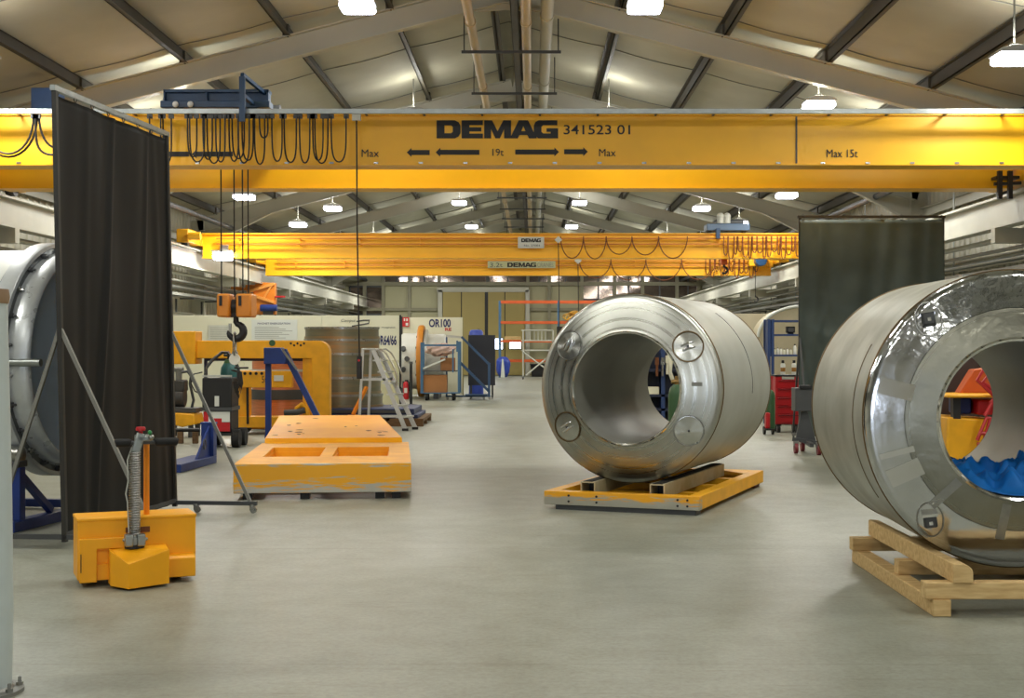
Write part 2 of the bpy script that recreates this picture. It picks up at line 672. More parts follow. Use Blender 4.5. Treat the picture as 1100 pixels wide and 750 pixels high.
# sliding door leaves
mb = MB()
for k, (a, b) in enumerate(((476, 495.5), (496.5, 521), (524.5, 542), (543, 564))):
    mb.bb(bx(a), bx(b), GY - .34, GY - .24, 0.03, bz(314))
door = struct('door_1', mb, DOORM, bevel=.01)
fr = MB()
fr.bb(bx(470), bx(568), GY - .40, GY - .2, bz(314), bz(309))
fr.bb(bx(471), bx(475.5), GY - .40, GY - .2, 0, bz(312)).bb(bx(564.5), bx(569), GY - .40, GY - .2, 0, bz(312))
fr.build('door_frame', FRAME, door)
sk = MB().bb(bx(521), bx(524.5), GY - .3, GY - .22, 0, bz(314)).bb(bx(495), bx(497), GY - .3, GY - .22, 0, bz(314)).bb(bx(541.5), bx(543.5), GY - .3, GY - .22, 0, bz(314))
sk.build('door_seal', BLACK, door)
for a, b, c, d in ((547.5, 559.5, 374.5, 367.5), (527.5, 540, 375, 364)):
    MB().bb(bx(a), bx(b), GY - .36, GY - .335, bz(c), bz(d)).build('vision_pane', DAY, door)
    f2 = MB()
    f2.bb(bx(a) - .04, bx(b) + .04, GY - .37, GY - .33, bz(d), bz(d) + .04).bb(bx(a) - .04, bx(b) + .04, GY - .37, GY - .33, bz(c) - .04, bz(c))
    f2.bb(bx(a) - .04, bx(a), GY - .37, GY - .33, bz(c), bz(d)).bb(bx(b), bx(b) + .04, GY - .37, GY - .33, bz(c), bz(d))
    f2.build('pane_frame', DGREY, door)
# unseen doors added on the near gable, guessed from the daylight the polished steel mirrors
d2 = struct('door_2', MB().bb(-9.6, -4.4, Y0 + .02, Y0 + .1, 0, 4.4), LGREY)
for k in range(4):
    MB().bb(-9.3 + k * 1.2, -8.25 + k * 1.2, Y0 + .1, Y0 + .12, 0.5, 3.6).build('daylight_pane', DAY, d2)
d3 = struct('door_3', MB().bb(.9, 4.6, Y0 + .02, Y0 + .1, 0, 4.0), LGREY)
for k in range(3):
    MB().bb(1.1 + k * 1.12, 2.1 + k * 1.12, Y0 + .1, Y0 + .12, 0.4, 3.7).build('daylight_pane', DAY, d3)
bb_ = MB().bb(XC - SW + .02, XC - SW + .05, Y0, Y1, 0, .12)
struct('baseboard_left', bb_, GREY)
struct('baseboard_right', MB().bb(XC + SW - .05, XC + SW - .02, Y0, Y1, 0, .12), GREY)

# ---------------------------------------------------------------- pipes under the ridge and along the walls
PIPE = mat('tan pipe', (190, 168, 128), 0.5, var=0.12, vscale=1.0)


def run(name, x, z, r, m, label, cat='pipe', y0=Y0 + .05, y1=Y1 - .3, n=12, group=None):
    t = thing(name, label, cat, (x, 0, 0), 0, group)
    MB().cyl((0, y0, z), (0, y1, z), r, n).build('pipe_run', m, t)
    c = MB()
    y = 6.0
    while y < y1:
        c.cyl((0, y - .05, z), (0, y + .05, z), r * 1.18, n)
        y += 6
    c.build('coupling', m, t)
    return t


zp = EYE + 5.55
run('hanging_pipe', XC - .60, zp, .085, PIPE, 'leftmost of the two tan pipes hung under the roof ridge')
run('hanging_pipe', XC + .36, zp, .085, PIPE, 'rightmost of the two tan pipes hung under the roof ridge')
run('hanging_pale_strip', XC + .72, zp + .12, .11, FRAME, 'slim pale strip beside the two tan ridge pipes')  # tube in place of the pale flat strip along the ridge
k = 0
for y in [17.3 + 4.3 * i for i in range(13)]:
    t = thing('hanging_pipe_bracket', 'dark cross bar on drop rods carrying the ridge pipes', 'pipe bracket', (XC, y, 0), 0, 'cross bars under the ridge pipes')
    MB().bb(-.85, 1.0, -.025, .025, zp - .14, zp - .09).build('cross_bar', DGREY, t)
    for x in (-.8, .95):
        MB().cyl((x, 0, zp - .12), (x, 0, zsheet(abs(x)) - .05), .012, 8).build('drop_rod', DGREY, t)
# a dark cable tray between the pipes
t = thing('hanging_cable_tray', 'dark cable tray running between the two tan ridge pipes', 'cable tray', (XC + .16, 0, 0))
MB().bb(-.07, .07, Y0 + .1, Y1 - .3, zp + .18, zp + .20).build('tray_bed', DGREY, t)
for x in (-.07, .058):
    MB().bb(x, x + .012, Y0 + .1, Y1 - .3, zp + .18, zp + .27).build('tray_side', DGREY, t)

for sg, side in ((-1, 'left'), (1, 'right')):
    lab = {-1: 'behind the white flanged vessel', 1: 'above the big right vessel'}[sg]
    xw = XC + sg * 9.05
    run('wall_rail_pipe', xw, 3.62, .05, LGREY, f'uppermost pale service pipe along the {side} wall under the crane runway')
    run('wall_rail_pipe', xw, 3.42, .035, GREY, f'middle thin grey service pipe along the {side} wall under the crane runway')
    run('wall_rail_pipe', xw + sg * .12, 3.26, .05, GALV, f'lowest metal service pipe along the {side} wall under the crane runway')
    t = thing('wall_rail_tray', f'long cable tray on brackets along the {side} wall below the service pipes', 'cable tray', (XC + sg * 9.2, 0, 0))
    MB().bb(-.16, .16, Y0 + .1, Y1 - .3, 3.0, 3.02).build('tray_bed', GREY, t)
    MB().bb(-.16, -.148, Y0 + .1, Y1 - .3, 3.0, 3.1).bb(.148, .16, Y0 + .1, Y1 - .3, 3.0, 3.1).build('tray_side', GREY, t)
    for i in range(18):
        y = 15 + 3 * i
        MB().beam((-.2, y, 2.98), (sg * .62 if sg > 0 else .2, y, 2.98) if sg > 0 else (.2, y, 2.98), .05, .04).beam((sg * .3, y, 2.98), (sg * .3, y, 2.6), .05, .04).build('tray_bracket', DGREY, t)

# junction boxes and small wall fittings
BOXES = {-1: [(22, 2.7, .3, .4), (26, 2.5, .25, .5), (31, 2.75, .4, .35), (38, 2.6, .3, .5), (47, 2.7, .35, .4), (52, 2.5, .4, .3)],
         1: [(24, 2.75, .3, .45), (30, 2.5, .4, .4), (38, 2.8, .3, .5), (43, 2.5, .45, .6), (48, 2.75, .3, .4), (53, 2.55, .4, .5), (58, 2.7, .35, .35)]}
for sg, side in ((-1, 'left'), (1, 'right')):
    for i, (y, z, w, h) in enumerate(BOXES[sg]):
        t = thing('wall_switch_box', f'{"pale" if i % 2 else "grey"} electrical box on the {side} hall wall, {"first second third fourth fifth sixth seventh".split()[i]} from the camera', 'electrical box', (XC + sg * (SW - .36), y, z))
        MB().bb(-.1, .1, -w / 2, w / 2, 0, h).build('housing', LGREY if i % 2 else GREY, t, bevel=.012)
        MB().bb(-sg * .1 - .015, -sg * .1 + .015, -w / 2 + .03, w / 2 - .03, .04, h - .04).build('lid', DGREY if i % 3 == 0 else LGREY, t, bevel=.005)
        MB().cyl((0, 0, h), (0, 0, 3.0), .018, 8).build('conduit', GALV, t)
        MB().bb(min(0, sg * .36), max(0, sg * .36), -.04, .04, h * .4, h * .5).build('bracket', DGREY, t)

# ---------------------------------------------------------------- lamps
def lamp_proto():
    t = thing('hanging_lamp', 'x', 'lamp')
    MB().prism([(-.27, -.0), (.27, 0), (.25, .05), (.10, .09), (-.10, .09), (-.25, .05)], 'y', -.27, .27).build('hood', HOODM, t, bevel=.012)
    MB().bb(-.255, .255, -.255, .255, -.11, -.004).build('lens', LENS, t, bevel=.05, seg=3)
    MB().cyl((0, 0, .08), (0, 0, .75), .014, 8).bb(-.05, .05, -.05, .05, .08, .15).build('stem', GREY, t)
    return t


LAMPS = []
def lampspot(s, z, y, label):
    LAMPS.append((XC + s, y, z, label))


zi, zm, zo = EYE + 5.12, EYE + 4.2, EYE + 3.86
lampspot(-2.16, zi, 20.96, 'bright roof lamp at the top edge, left of the ridge pipes')
lampspot(2.16, zi, 20.96, 'bright roof lamp right of the ridge pipes, cut by the top edge')
lampspot(6.9, zo, 18.6, 'boxy white roof lamp in the upper right corner above the crane')
lampspot(5.45, zm, 24.25, 'roof lamp just over the nearest crane, right of the joint in its girder')
lampspot(-2.16, zi, 50.0, 'inner roof lamp seen between the cranes, left of the ridge, the nearer of two')
lampspot(2.16, zi, 50.0, 'inner roof lamp seen between the cranes, right of the ridge, the nearer of two')
lampspot(-2.16, zi, 60.1, 'inner roof lamp seen between the cranes, left of the ridge, the farther of two')
lampspot(2.16, zi, 60.1, 'inner roof lamp seen between the cranes, right of the ridge, the farther of two')
lampspot(-5.64, zm, 42.6, 'roof lamp above the left half of the second crane, topmost of the middle left lamps')
lampspot(5.64, zm, 42.6, 'roof lamp above the second crane, just left of its blue hoist trolley')
lampspot(6.98, zo, 35.7, 'roof lamp hanging under the nearest crane beam, above the right black screen corner')
lampspot(6.98, zo, 43.9, 'roof lamp right behind the blue hoist trolley of the second crane')
lampspot(-7.0, zo, 36.1, 'roof lamp seen close to the hoist ropes right under the nearest crane')
lampspot(-7.0, zo, 44.4, 'roof lamp over the left end of crane two, lower of the pair beside the ropes')
hid = 'white roof lamp added to light the hall'
for s, z, ys in ((2.16, zi, (30.8, 40.4, 69, 11, 1.5, -8)), (5.64, zm, (53.5, 61.5, 70)), (-5.64, zm, (53.5, 61.5, 70)), (6.98, zo, (54, 63, 71)), (-6.98, zo, (54, 63, 71)), (-2.16, zi, (30.8, 40.4, 69, 11, 1.5, -8)), (5.64, zm, (33.4, 15, 5.5)), (-5.64, zm, (24.25, 33.4, 15, 5.5)),  # lamps added beyond the visible ones, to light far end and foreground
                 (6.98, zo, (27.2, 10)), (-6.98, zo, (27.2, 18.6, 10))):
    for y in ys:
        lampspot(s, z, y, None)
LAMP_W = 92.0
LAMP_UP = 30.0
first = lamp_proto()
for i, (x, y, z, lab) in enumerate(LAMPS):
    o = first if i == 0 else dup(first)
    o.location = (x, y, z)
    o['label'] = lab or hid
    o['group'] = 'roof lamps' if lab else 'roof lamps out of view'
    ld = bpy.data.lights.new('lamp_light', 'AREA')
    ld.shape = 'SQUARE'
    ld.size = .42
    ld.energy = LAMP_W
    ld.color = (1.0, 0.98, 0.865)
    lo = bpy.data.objects.new('lamp_light', ld)
    COL.objects.link(lo)
    lo.location = (x, y, z - .16)
    pd = bpy.data.lights.new('lamp_uplight', 'POINT')  # uplight added above the hood to brighten the roof lining
    pd.energy = LAMP_UP
    pd.shadow_soft_size = .12
    pd.color = (1.0, 0.98, 0.865)
    po_ = bpy.data.objects.new('lamp_uplight', pd)
    COL.objects.link(po_)
    po_.location = (x, y, z + .24)
# ================================================================ nearest crane
CD = 19.9
crane = thing('hanging_overhead_crane', 'nearest yellow double girder crane with large black lettering and load arrows', 'crane', (0, CD, 0))
ZB, ZT = wz(177.5, CD), wz(122.5, CD)
XL, XR = XC - 8.3, XC + 8.36


def box_girder(y0, y1, zb, zt, xl, xr):
    mb = MB()
    mb.bb(xl, xr, y0 + .04, y1 - .04, zb + .015, zt - .015)
    mb.bb(xl, xr, y0 - .0, y1, zt - .02, zt)
    mb.bb(xl, xr, y0 - .0, y1, zb, zb + .02)
    return mb


g = box_girder(0, .5, ZB, ZT, XL, XR).build('girder', YEL, crane)
# welded joint
MB().bb(wx(856, CD) - .012, wx(856, CD) + .012, .028, .05, ZB + .03, ZT - .03).build('girder_joint', DGREY, g)
bl = MB()
for px in range(20, 1090, 48):
    bl.bb(wx(px, CD) - .03, wx(px, CD) + .03, -.012, .02, ZB + .018, ZB + .045)
bl.build('flange_bolt', STEEL, g)
g2 = box_girder(2.95, 3.5, ZB, ZT, XL, XR).build('girder', YEL, crane)
for s, x in ((-1, XL - .35), (1, XR + .05)):
    e = MB().bb(x, x + .30, -.9, 4.4, 4.34, 4.78)
    e = e.build('end_carriage', YEL, crane, bevel=.02)
    for y in (-.6, 4.1):
        MB().cyl((x + .08, y, 4.41), (x + .22, y, 4.41), .16, 20).build('wheel', DGREY, e)
    MB().cyl((x + .15, 4.4, 4.55), (x + .15, 4.6, 4.55), .09, 14).build('buffer', BLACK, e)
# runways for the trolley
for y in (.25, 3.22):
    MB().bb(XL + .2, XR - .2, y - .03, y + .03, ZT, ZT + .05).build('trolley_rail', GALV, crane)
# festoon track on brackets in front of the girder
ztr = wz(120, CD - .42)
tr = MB().bb(XL, XR, -.46, -.39, ztr - .03, ztr + .035).build('festoon_track', GALV, crane)
for px in range(-40, 1150, 62):
    MB().bb(wx(px, CD) - .015, wx(px, CD) + .015, -.42, .1, ztr + .012, ztr + .04).build('track_bracket', DGREY, tr)
# control cabinet on the rear girder
cb = MB().bb(wx(33, 22.9), wx(60, 22.9), 3.0, 3.45, ZT, wz(94, 22.9)).build('control_cabinet', mat('cabinet blue', (92, 128, 190), .4), crane, bevel=.015)
MB().bb(wx(33, 22.9) + .06, wx(60, 22.9) - .06, 2.985, 3.0, ZT + .1, wz(94, 22.9) - .12).build('cabinet_door', mat('cabinet blue', ()), cb)
# the sand-flap like current collector at the far right of the rear girder
cc = MB()
for px in (1073, 1084):
    x = wx(px, 22.6)
    cc.bb(x - .035, x + .035, 2.62, 2.7, wz(214, 22.6), wz(184, 22.6))
cc.beam((wx(1067, 22.6), 2.66, wz(198, 22.6)), (wx(1096, 22.6), 2.66, wz(197, 22.6)), .05, .05)
cc.bb(wx(1070, 22.6), wx(1095, 22.6), 2.68, 2.95, wz(192, 22.6), wz(189, 22.6))
cc.build('rail_sweeper', BLACK, crane)

# lettering
YF = .022   # just proud of the web plate at y=.04
LX = lambda px: wx(px, CD + .03)
LZ = lambda py: wz(py, CD + .03)
GLY = {
    'D': (1.28, [[(0, 0), (.98, 0), (1.18, .1), (1.28, .3), (1.28, .7), (1.18, .9), (.98, 1), (0, 1)], [(.42, .28), (.78, .28), (.87, .37), (.87, .63), (.78, .72), (.42, .72)]]),
    'E': (1.14, [[(0, 0), (1.14, 0), (1.14, .26), (.42, .26), (.42, .385), (1.06, .385), (1.06, .615), (.42, .615), (.42, .74), (1.14, .74), (1.14, 1), (0, 1)]]),
    'M': (1.44, [[(0, 0), (.37, 0), (.37, .52), (.6, 0), (.84, 0), (1.07, .52), (1.07, 0), (1.44, 0), (1.44, 1), (1.02, 1), (.72, .4), (.42, 1), (0, 1)]]),
    'A': (1.44, [[(0, 0), (.42, 0), (.51, .18), (.93, .18), (1.02, 0), (1.44, 0), (.97, 1), (.47, 1)], [(.61, .4), (.83, .4), (.72, .68)]]),
    'G': (1.3, [[(.25, 0), (1.3, 0), (1.3, .56), (.68, .56), (.68, .36), (.9, .36), (.9, .27), (.5, .27), (.41, .36), (.41, .64), (.5, .73), (1.26, .73), (1.26, 1), (.25, 1), (.08, .9), (0, .7), (0, .3), (.08, .1)]]),
}


def heavy_word(mb, word, x0, x1, z0, z1, a, depth=.006):
    gap = {'DE': .06, 'EM': .07, 'MA': -.06, 'AG': -.16}
    tot = sum(GLY[c][0] for c in word) + sum(gap.get(word[i:i + 2], .06) for i in range(len(word) - 1))
    sx, sz = (x1 - x0) / tot, z1 - z0
    x = 0
    for i, c in enumerate(word):
        w, loops = GLY[c]
        mb.shape([[(x0 + (x + p[0]) * sx, z0 + p[1] * sz) for p in lp] for lp in loops], 'y', a, depth)
        x += w + gap.get(word[i:i + 2], .06)
    return mb


heavy_word(MB(), 'DEMAG', LX(469), LX(599.5), LZ(148.6), LZ(129.3), YF + .01).build('lettering', LETTER, g, smooth=0)
MB().text('341523 01', LX(605.5), LX(677), LZ(144.4), LZ(134.2), YF + .01, offset=0.006).build('lettering', LETTER, g, smooth=0)
MB().text('19t', LX(529), LX(541), LZ(167.4), LZ(159.8), YF + .01, offset=0.0).build('lettering', LETTER, g, smooth=0)
MB().text('Max', LX(388.5), LX(407), LZ(168.6), LZ(160.6), YF + .01, offset=0.0).build('lettering', LETTER, g, smooth=0)
MB().text('Max', LX(643.5), LX(661.5), LZ(168), LZ(160), YF + .01, offset=0.0).build('lettering', LETTER, g, smooth=0)
MB().text('Max 15t', LX(888), LX(921.5), LZ(169), LZ(160.6), YF + .01, offset=0.0).build('lettering', LETTER, g, smooth=0)


def arrow(mb, xa, xb, py, h=2.6, hh=4.8, hl=5):
    """arrow from xa to its tip xb (pixels)"""
    s = 1 if xb > xa else -1
    pts = [(xa, py - h), (xb - s * hl, py - h), (xb - s * hl, py - hh), (xb, py), (xb - s * hl, py + hh), (xb - s * hl, py + h), (xa, py + h)]
    return mb.shape([[(LX(p[0]), LZ(p[1])) for p in pts]], 'y', YF + .01, .006)


for xa, xb, py in ((461.5, 437, 163.8), (515, 468, 163.6), (553.5, 600.5, 163.3), (606, 631.5, 163), (250, 206, 165.5), (203, 172, 165.5)):
    arrow(MB(), xa, xb, py).build('load_arrow', LETTER, g, smooth=0)

# hoist trolley on the crane
TY = CD + .1
tro = thing('hanging_hoist_trolley', 'dark blue hoist trolley riding on top of the nearest crane, over the cable loops', 'hoist trolley', (0, CD, 0))
zt0 = ZT + .12
x0, x1 = wx(173, 20.1), wx(290, 20.1)
fr = MB().bb(x0, x1, .15, .45, zt0, zt0 + .10)
fr.bb(x0, x1, 3.05, 3.35, zt0, zt0 + .10).bb(x0 + .1, x0 + .35, .3, 3.2, zt0 + .0, zt0 + .12).bb(x1 - .35, x1 - .1, .3, 3.2, zt0, zt0 + .12)
fr.build('trolley_frame', HOIST, tro, bevel=.01)
MB().bb(wx(175, 20.1), wx(288, 20.1), .3, .40, zt0 + .1, wz(99, 20.2)).bb(wx(175, 20.1), wx(288, 20.1), .22, .48, wz(100, 20.2), wz(97, 20.2)).bb(
    wx(220, 20.1), wx(222, 20.1), .22, .3, zt0 + .1, wz(98, 20.2)).bb(wx(175, 20.1), wx(176.5, 20.1), .22, .3, zt0 + .1, wz(98, 20.2)).bb(wx(286, 20.1), wx(288, 20.1), .22, .3, zt0 + .1, wz(98, 20.2)).build('side_beam', HOIST, tro)
MB().cyl((x0 + .3, 1.7, zt0 + .2), (x1 - .4, 1.7, zt0 + .2), .17, 24).build('rope_drum', DGREY, tro)
MB().cyl((x1 - .35, 1.7, zt0 + .15), (x1 - .12, 1.7, zt0 + .15), .15, 20).build('drum_motor', DGREY, tro)
po = MB().beam((wx(267, 19.8), -.53, wz(131, 19.4)), (wx(267, 19.8), -.53, wz(83, 19.4)), .08, .06).beam((wx(267, 19.8), -.53, wz(85, 19.7)), (wx(283, 20.1), .3, wz(99, 20.1)), .05, .05)
po.beam((wx(267, 19.8), -.53, zt0 + .06), (wx(267, 19.8), .2, zt0 + .06), .06, .05)
po.build('tow_arm', HOIST, tro)
for x in (x0 + .25, x1 - .25):
    for y in (.25, 3.22):
        MB().cyl((x, y - .06, zt0 - .0), (x, y + .06, zt0 - .0), .068, 16).build('wheel', DGREY, tro)
for px in (190, 206):
    MB().sphere((wx(px, 20.1), .12, zt0 + .04), .045).build('warning_light', mat('lamp glass', (240, 240, 235), .1), tro)

# hook block with its ropes
HD = 21.4
hb = thing('hanging_hook_block', 'orange two-cheek hook block with black hook hanging on four ropes', 'hook block', (0, HD, 0))
for px in (237, 251, 260, 266):
    MB().cyl((wx(px, HD), 0, zt0 + .1), (wx(px + 1, HD), 0, wz(319, HD)), .011, 8).build('hoist_rope', CABLE, hb)
OB = mat('hook block orange', (214, 134, 40), .45, var=.12)
for a, b in ((236, 249.5), (256.5, 273)):
    ch = MB().bb(wx(a, HD), wx(b, HD), -.22, .22, wz(341, HD), wz(316, HD)).build('cheek', OB, hb, bevel=.03)
    MB().bb(wx(a + 3, HD), wx(a + 6, HD), -.232, -.22, wz(329, HD), wz(318.5, HD)).build('rope_slot', BLACK, ch)
MB().cyl((wx(248, HD), 0, wz(330, HD)), (wx(258, HD), 0, wz(330, HD)), .12, 18).bb(wx(249, HD), wx(257, HD), -.08, .08, wz(341, HD), wz(326, HD)).build('crosshead', BLACK, hb)
hk = []
cx, cz = wx(253.5, HD), wz(356, HD)
hr = .115
hk.append((cx, 0, wz(340, HD)))
hk.append((cx, 0, cz + hr + .03))
for k in range(15):
    a = radians(80 - k * 19)
    hk.append((cx + hr * cos(a), 0, cz + hr * sin(a)))
MB().tube(hk, [.04, .045] + [.045 + .018 * sin(pi * min(1, k / 11)) for k in range(13)] + [.035, .02], 12).build('hook', BLACK, hb)
MB().bb(cx - .11, cx - .07, -.02, .02, cz - .03, cz + .12).build('safety_latch', STEEL, hb)
# shackle with master ring on the hook
sh = thing('hanging_lifting_ring', 'grey shackle and white ring hanging in the black crane hook', 'lifting ring', (cx - .02, HD, 0))
ring = [(.0, .085 * cos(2 * pi * k / 20), wz(369.5, HD) + .175 * sin(2 * pi * k / 20)) for k in range(20)]
MB().tube(ring, .016, 8, True).build('shackle', STEEL, sh)
MB().prism([(.085 * cos(2 * pi * k / 20), wz(386, HD) + .09 * sin(2 * pi * k / 20)) for k in range(20)], 'y', -.02, .02).build('ring_plate', WHITE, sh, bevel=.006)

# festoon cable loops
def festoon(name, label, d, spans, ztop, m, r=.014, carriers=True, seed=1):
    rnd = random.Random(seed)
    t = thing(name, label, 'cable', (0, d, 0))
    for x0, x1, depth, yo in spans:
        pts = []
        for k in range(17):
            u = k / 16
            a = pi * u
            # narrow pear-shaped loops
            w = (x1 - x0) / 2
            bulge = 1 + .35 * sin(a) ** 2 * (1 if depth > 1.2 * abs(x1 - x0) else 0)
            x = (x0 + x1) / 2 - w * cos(a) * bulge
            z = ztop - depth * sin(a) ** (.6 if depth > abs(x1 - x0) else 1.0)
            pts.append((x, yo + .03 * sin(a), z))
        MB().tube(pts, r, 6).build('cable_loop', m, t)
    if carriers:
        xs = sorted({round(s[0], 3) for s in spans} | {round(s[1], 3) for s in spans})
        for x in xs:
            MB().bb(x - .035, x + .035, -.02, .02, ztop - .03, ztop + .03).build('cable_carrier', DGREY, t)
    return t


FD = CD - .425
zc = wz(125, FD)
P = lambda px: wx(px, FD)
sp = []
loops = [(161, 173, 172), (175, 184, 174), (201, 211, 168), (204, 220, 174), (218, 228, 171), (222, 236, 175), (232, 242, 174), (246, 256, 173), (249, 262, 170), (256, 268, 175), (260, 272, 172),
         (273, 284, 176), (279, 288, 148), (292, 303, 173), (305, 318, 174), (322, 333, 175), (336, 347, 172), (338, 352, 175), (356, 372, 174)]
for i, (a, b, yb) in enumerate(loops):
    sp.append((P(a), P(b), zc - wz(yb, FD), (i % 3 - 1) * .02))
festoon('hanging_festoon_cable', 'bunched dark cable loops under the track of the nearest crane, beside the left curtain', FD, sp, zc, CABLE, .0115)
sp = [(P(-20), P(36), zc - wz(165, FD), 0), (P(-24), P(39), zc - wz(168, FD), .03), (P(38), P(72), zc - wz(166, FD), 0), (P(41), P(76), zc - wz(158, FD), .03)]
festoon('hanging_festoon_cable', 'wide dark cable loops at the outer left end of the nearest crane', FD, sp, zc, CABLE, .016)
# pendant control
pc = thing('hanging_pendant_control', 'long black pendant control cable hanging from the nearest crane above the step ladder', 'crane pendant', (wx(383, FD), FD, 0))
MB().bb(-.06, .06, -.03, .03, zc - .06, zc + .03).build('cable_carrier', LGREY, pc)
zpd = wz(398, FD)
MB().tube([(0, 0, zc), (.008, 0, 3.4), (.025, 0, 2.3), (.04, 0, zpd + .2)], .011, 8).build('control_cable', CABLE, pc)
MB().prism([(-.035, -.04), (.035, -.04), (.035, .04), (-.035, .04)], 'z', zpd - .12, zpd + .2).xform(Matrix.Translation((.04, 0, 0))).build('pendant_box', BLACK, pc, bevel=.012)
MB().cyl((.04, -.045, zpd + .14), (.04, -.06, zpd + .14), .016, 12).build('stop_button', RED, pc)

# ================================================================ second crane
def single_crane(d, ztop, zbot, xl, xr, label):
    t = thing('hanging_overhead_crane', label, 'crane', (0, d, 0))
    g = MB()
    g.bb(xl, xr, .08, .36, zbot + .02, ztop - .02).bb(xl, xr, 0, .44, zbot, zbot + .03).bb(xl, xr, .0, .44, ztop - .03, ztop)
    g = g.build('girder', YEL, t)
    for z in (ztop - .17, ztop - .32):
        MB().bb(xl + .4, xr - .3, -.10, -.05, z, z + .04).build('festoon_track', mat('track orange', (204, 120, 20), .5), t)
    x = xl + 1
    while x < xr - .4:
        MB().bb(x, x + .03, -.1, .1, ztop - .33, ztop - .30).bb(x, x + .03, -.1, .1, ztop - .18, ztop - .14).bb(x, x + .03, -.05, -.02, ztop - .33, ztop - .14).build('track_bracket', YEL, t)
        x += 1.6
    for s, x in ((-1, xl), (1, xr)):
        X = XC + s * SRUN
        e = MB().bb(X - .16, X + .16, -1.3, 1.7, 4.33, 4.68).bb(min(x, X), max(x, X), -.05, .5, 4.33, min(4.66, ztop)).build('end_carriage', YEL2, t, bevel=.03)
        for y in (-1.0, 1.4):
            MB().cyl((X - .08, y, 4.38), (X + .08, y, 4.38), .13, 18).build('wheel', DGREY, e)
        MB().cyl((X - s * .5, -1.42, 4.48), (X - s * .2, -1.42, 4.48), .1, 14).cyl((X - s * .2, -1.42, 4.48), (X - s * .1, -1.2, 4.48), .06, 10).build('drive_motor', YEL2, e)
    return t, g


D2 = 37.2
c2, g2 = single_crane(D2, wz(250.5, D2), wz(277.5, D2), XC - 8.35, XC + 8.35, 'second yellow crane from the camera, with a square white name plate')
sg2 = MB().bb(wx(556.5, D2), wx(584.5, D2), -.12, -.105, wz(267, D2), wz(255, D2)).build('name_plate', LGREY, c2)
heavy_word(MB(), 'DEMAG', wx(560, D2), wx(581, D2), wz(260.6, D2), wz(256.6, D2), -.124, .004).build('lettering', LETTER, sg2, smooth=0)
MB().text('No. 37084', wx(563, D2), wx(580, D2), wz(265.4, D2), wz(263.0, D2), -.124).build('lettering', DGREY, sg2, smooth=0)
# work lamp under the left end
lm = MB().bb(wx(229, D2), wx(252, D2), -.3, .1, wz(271.5, D2), wz(269.5, D2)).bb(wx(236, D2), wx(245, D2), .0, .1, wz(270, D2), wz(262, D2)).build('work_lamp', HOODM, c2, bevel=.02)
MB().bb(wx(230.5, D2), wx(250.5, D2), -.29, .08, wz(280, D2), wz(271.5, D2)).build('lens', LENS, lm, bevel=.06, seg=3)
ld = bpy.data.lights.new('lamp_light', 'AREA')
ld.size = .4
ld.energy = 120
ld.color = (1, .985, .85)
lo = bpy.data.objects.new('lamp_light', ld)
COL.objects.link(lo)
lo.location = (wx(241, D2), D2 - .1, wz(281, D2))

t2 = thing('hanging_hoist_trolley', 'grey blue hoist trolley on top of the second crane, beside a roof lamp', 'hoist trolley', (0, D2, 0))
zz0 = wz(250.5, D2)
MB().bb(wx(759, D2), wx(805, D2), -.1, .6, zz0 + .06, wz(240.5, D2)).build('trolley_frame', mat('trolley grey blue', (84, 104, 128), .45), t2, bevel=.02)
for px in (774, 781):
    MB().cyl((wx(px, D2), .0, wz(240, D2)), (wx(px, D2), .0, wz(232, D2)), .09, 14).sphere((wx(px, D2), 0, wz(232.5, D2)), .1).build('hoist_motor', LGREY, t2)
MB().bb(wx(783, D2), wx(800, D2), .1, .5, wz(241, D2), wz(235, D2)).build('rope_drum_cover', DGREY, t2, bevel=.05)
for px in (763, 800):
    for y in (.08, .38):
        MB().cyl((wx(px, D2), y - .04, zz0 + .049), (wx(px, D2), y + .04, zz0 + .049), .045, 12).build('wheel', DGREY, t2)
MB().bb(wx(768, D2), wx(772, D2), -.3, -.12, wz(257, D2), wz(246, D2)).build('tow_arm', HOIST, t2)

P2 = lambda px: wx(px, D2)
zc2 = wz(254.6, D2)
sp = []
x = 602
while x < 733:
    w = 30 + 6 * sin(x)
    sp.append((P2(x), P2(x + w), .55 + .08 * sin(x * 3), 0))
    x += w
x = 776
i = 0
while x < 862:
    w = 4.5 + 1.8 * sin(i * 2.1)
    sp.append((P2(x), P2(x + w), .50 + .1 * sin(i * 1.7), .03 * (i % 3 - 1)))
    x += w * .92 + 1.0
    i += 1
BRC = mat('brown cable', (112, 58, 14), .6)
festoon('hanging_festoon_cable', 'brown cable loops along the second crane, widely spaced then bunched towards the right screen', D2 - .22, sp, zc2, BRC, .016, carriers=False)
pc2 = thing('hanging_pendant_control', 'thin dark pendant cable hanging from the second crane above the orange rack', 'crane pendant', (P2(599.5), D2 - .36, 0))
MB().prism([(0, wz(262.5, D2)), (.1, wz(258.8, D2)), (0, wz(255, D2)), (-.1, wz(258.8, D2))], 'y', -.04, .04).build('cable_carrier', LGREY, pc2)
MB().tube([(0, 0, wz(260, D2)), (.02, 0, 3.0), (.03, 0, wz(352, D2))], .012, 8).build('control_cable', CABLE, pc2)
MB().bb(-.04, .1, -.04, .04, wz(360, D2), wz(351, D2)).build('pendant_box', BLACK, pc2, bevel=.01)
hk2 = thing('hanging_hook_block', 'small orange red hook block hanging under the second crane near the right screen', 'hook block', (P2(781), D2 + .6, 0))
for dx in (-.05, .05):
    MB().cyl((dx, 0, wz(272, D2)), (dx, 0, zz0 + .05), .01, 6).build('hoist_rope', CABLE, hk2)
MB().cyl((-.08, 0, wz(278.5, D2)), (.08, 0, wz(278.5, D2)), .12, 20).build('sheave_cover', mat('hook orange red', (214, 96, 40), .45), hk2)
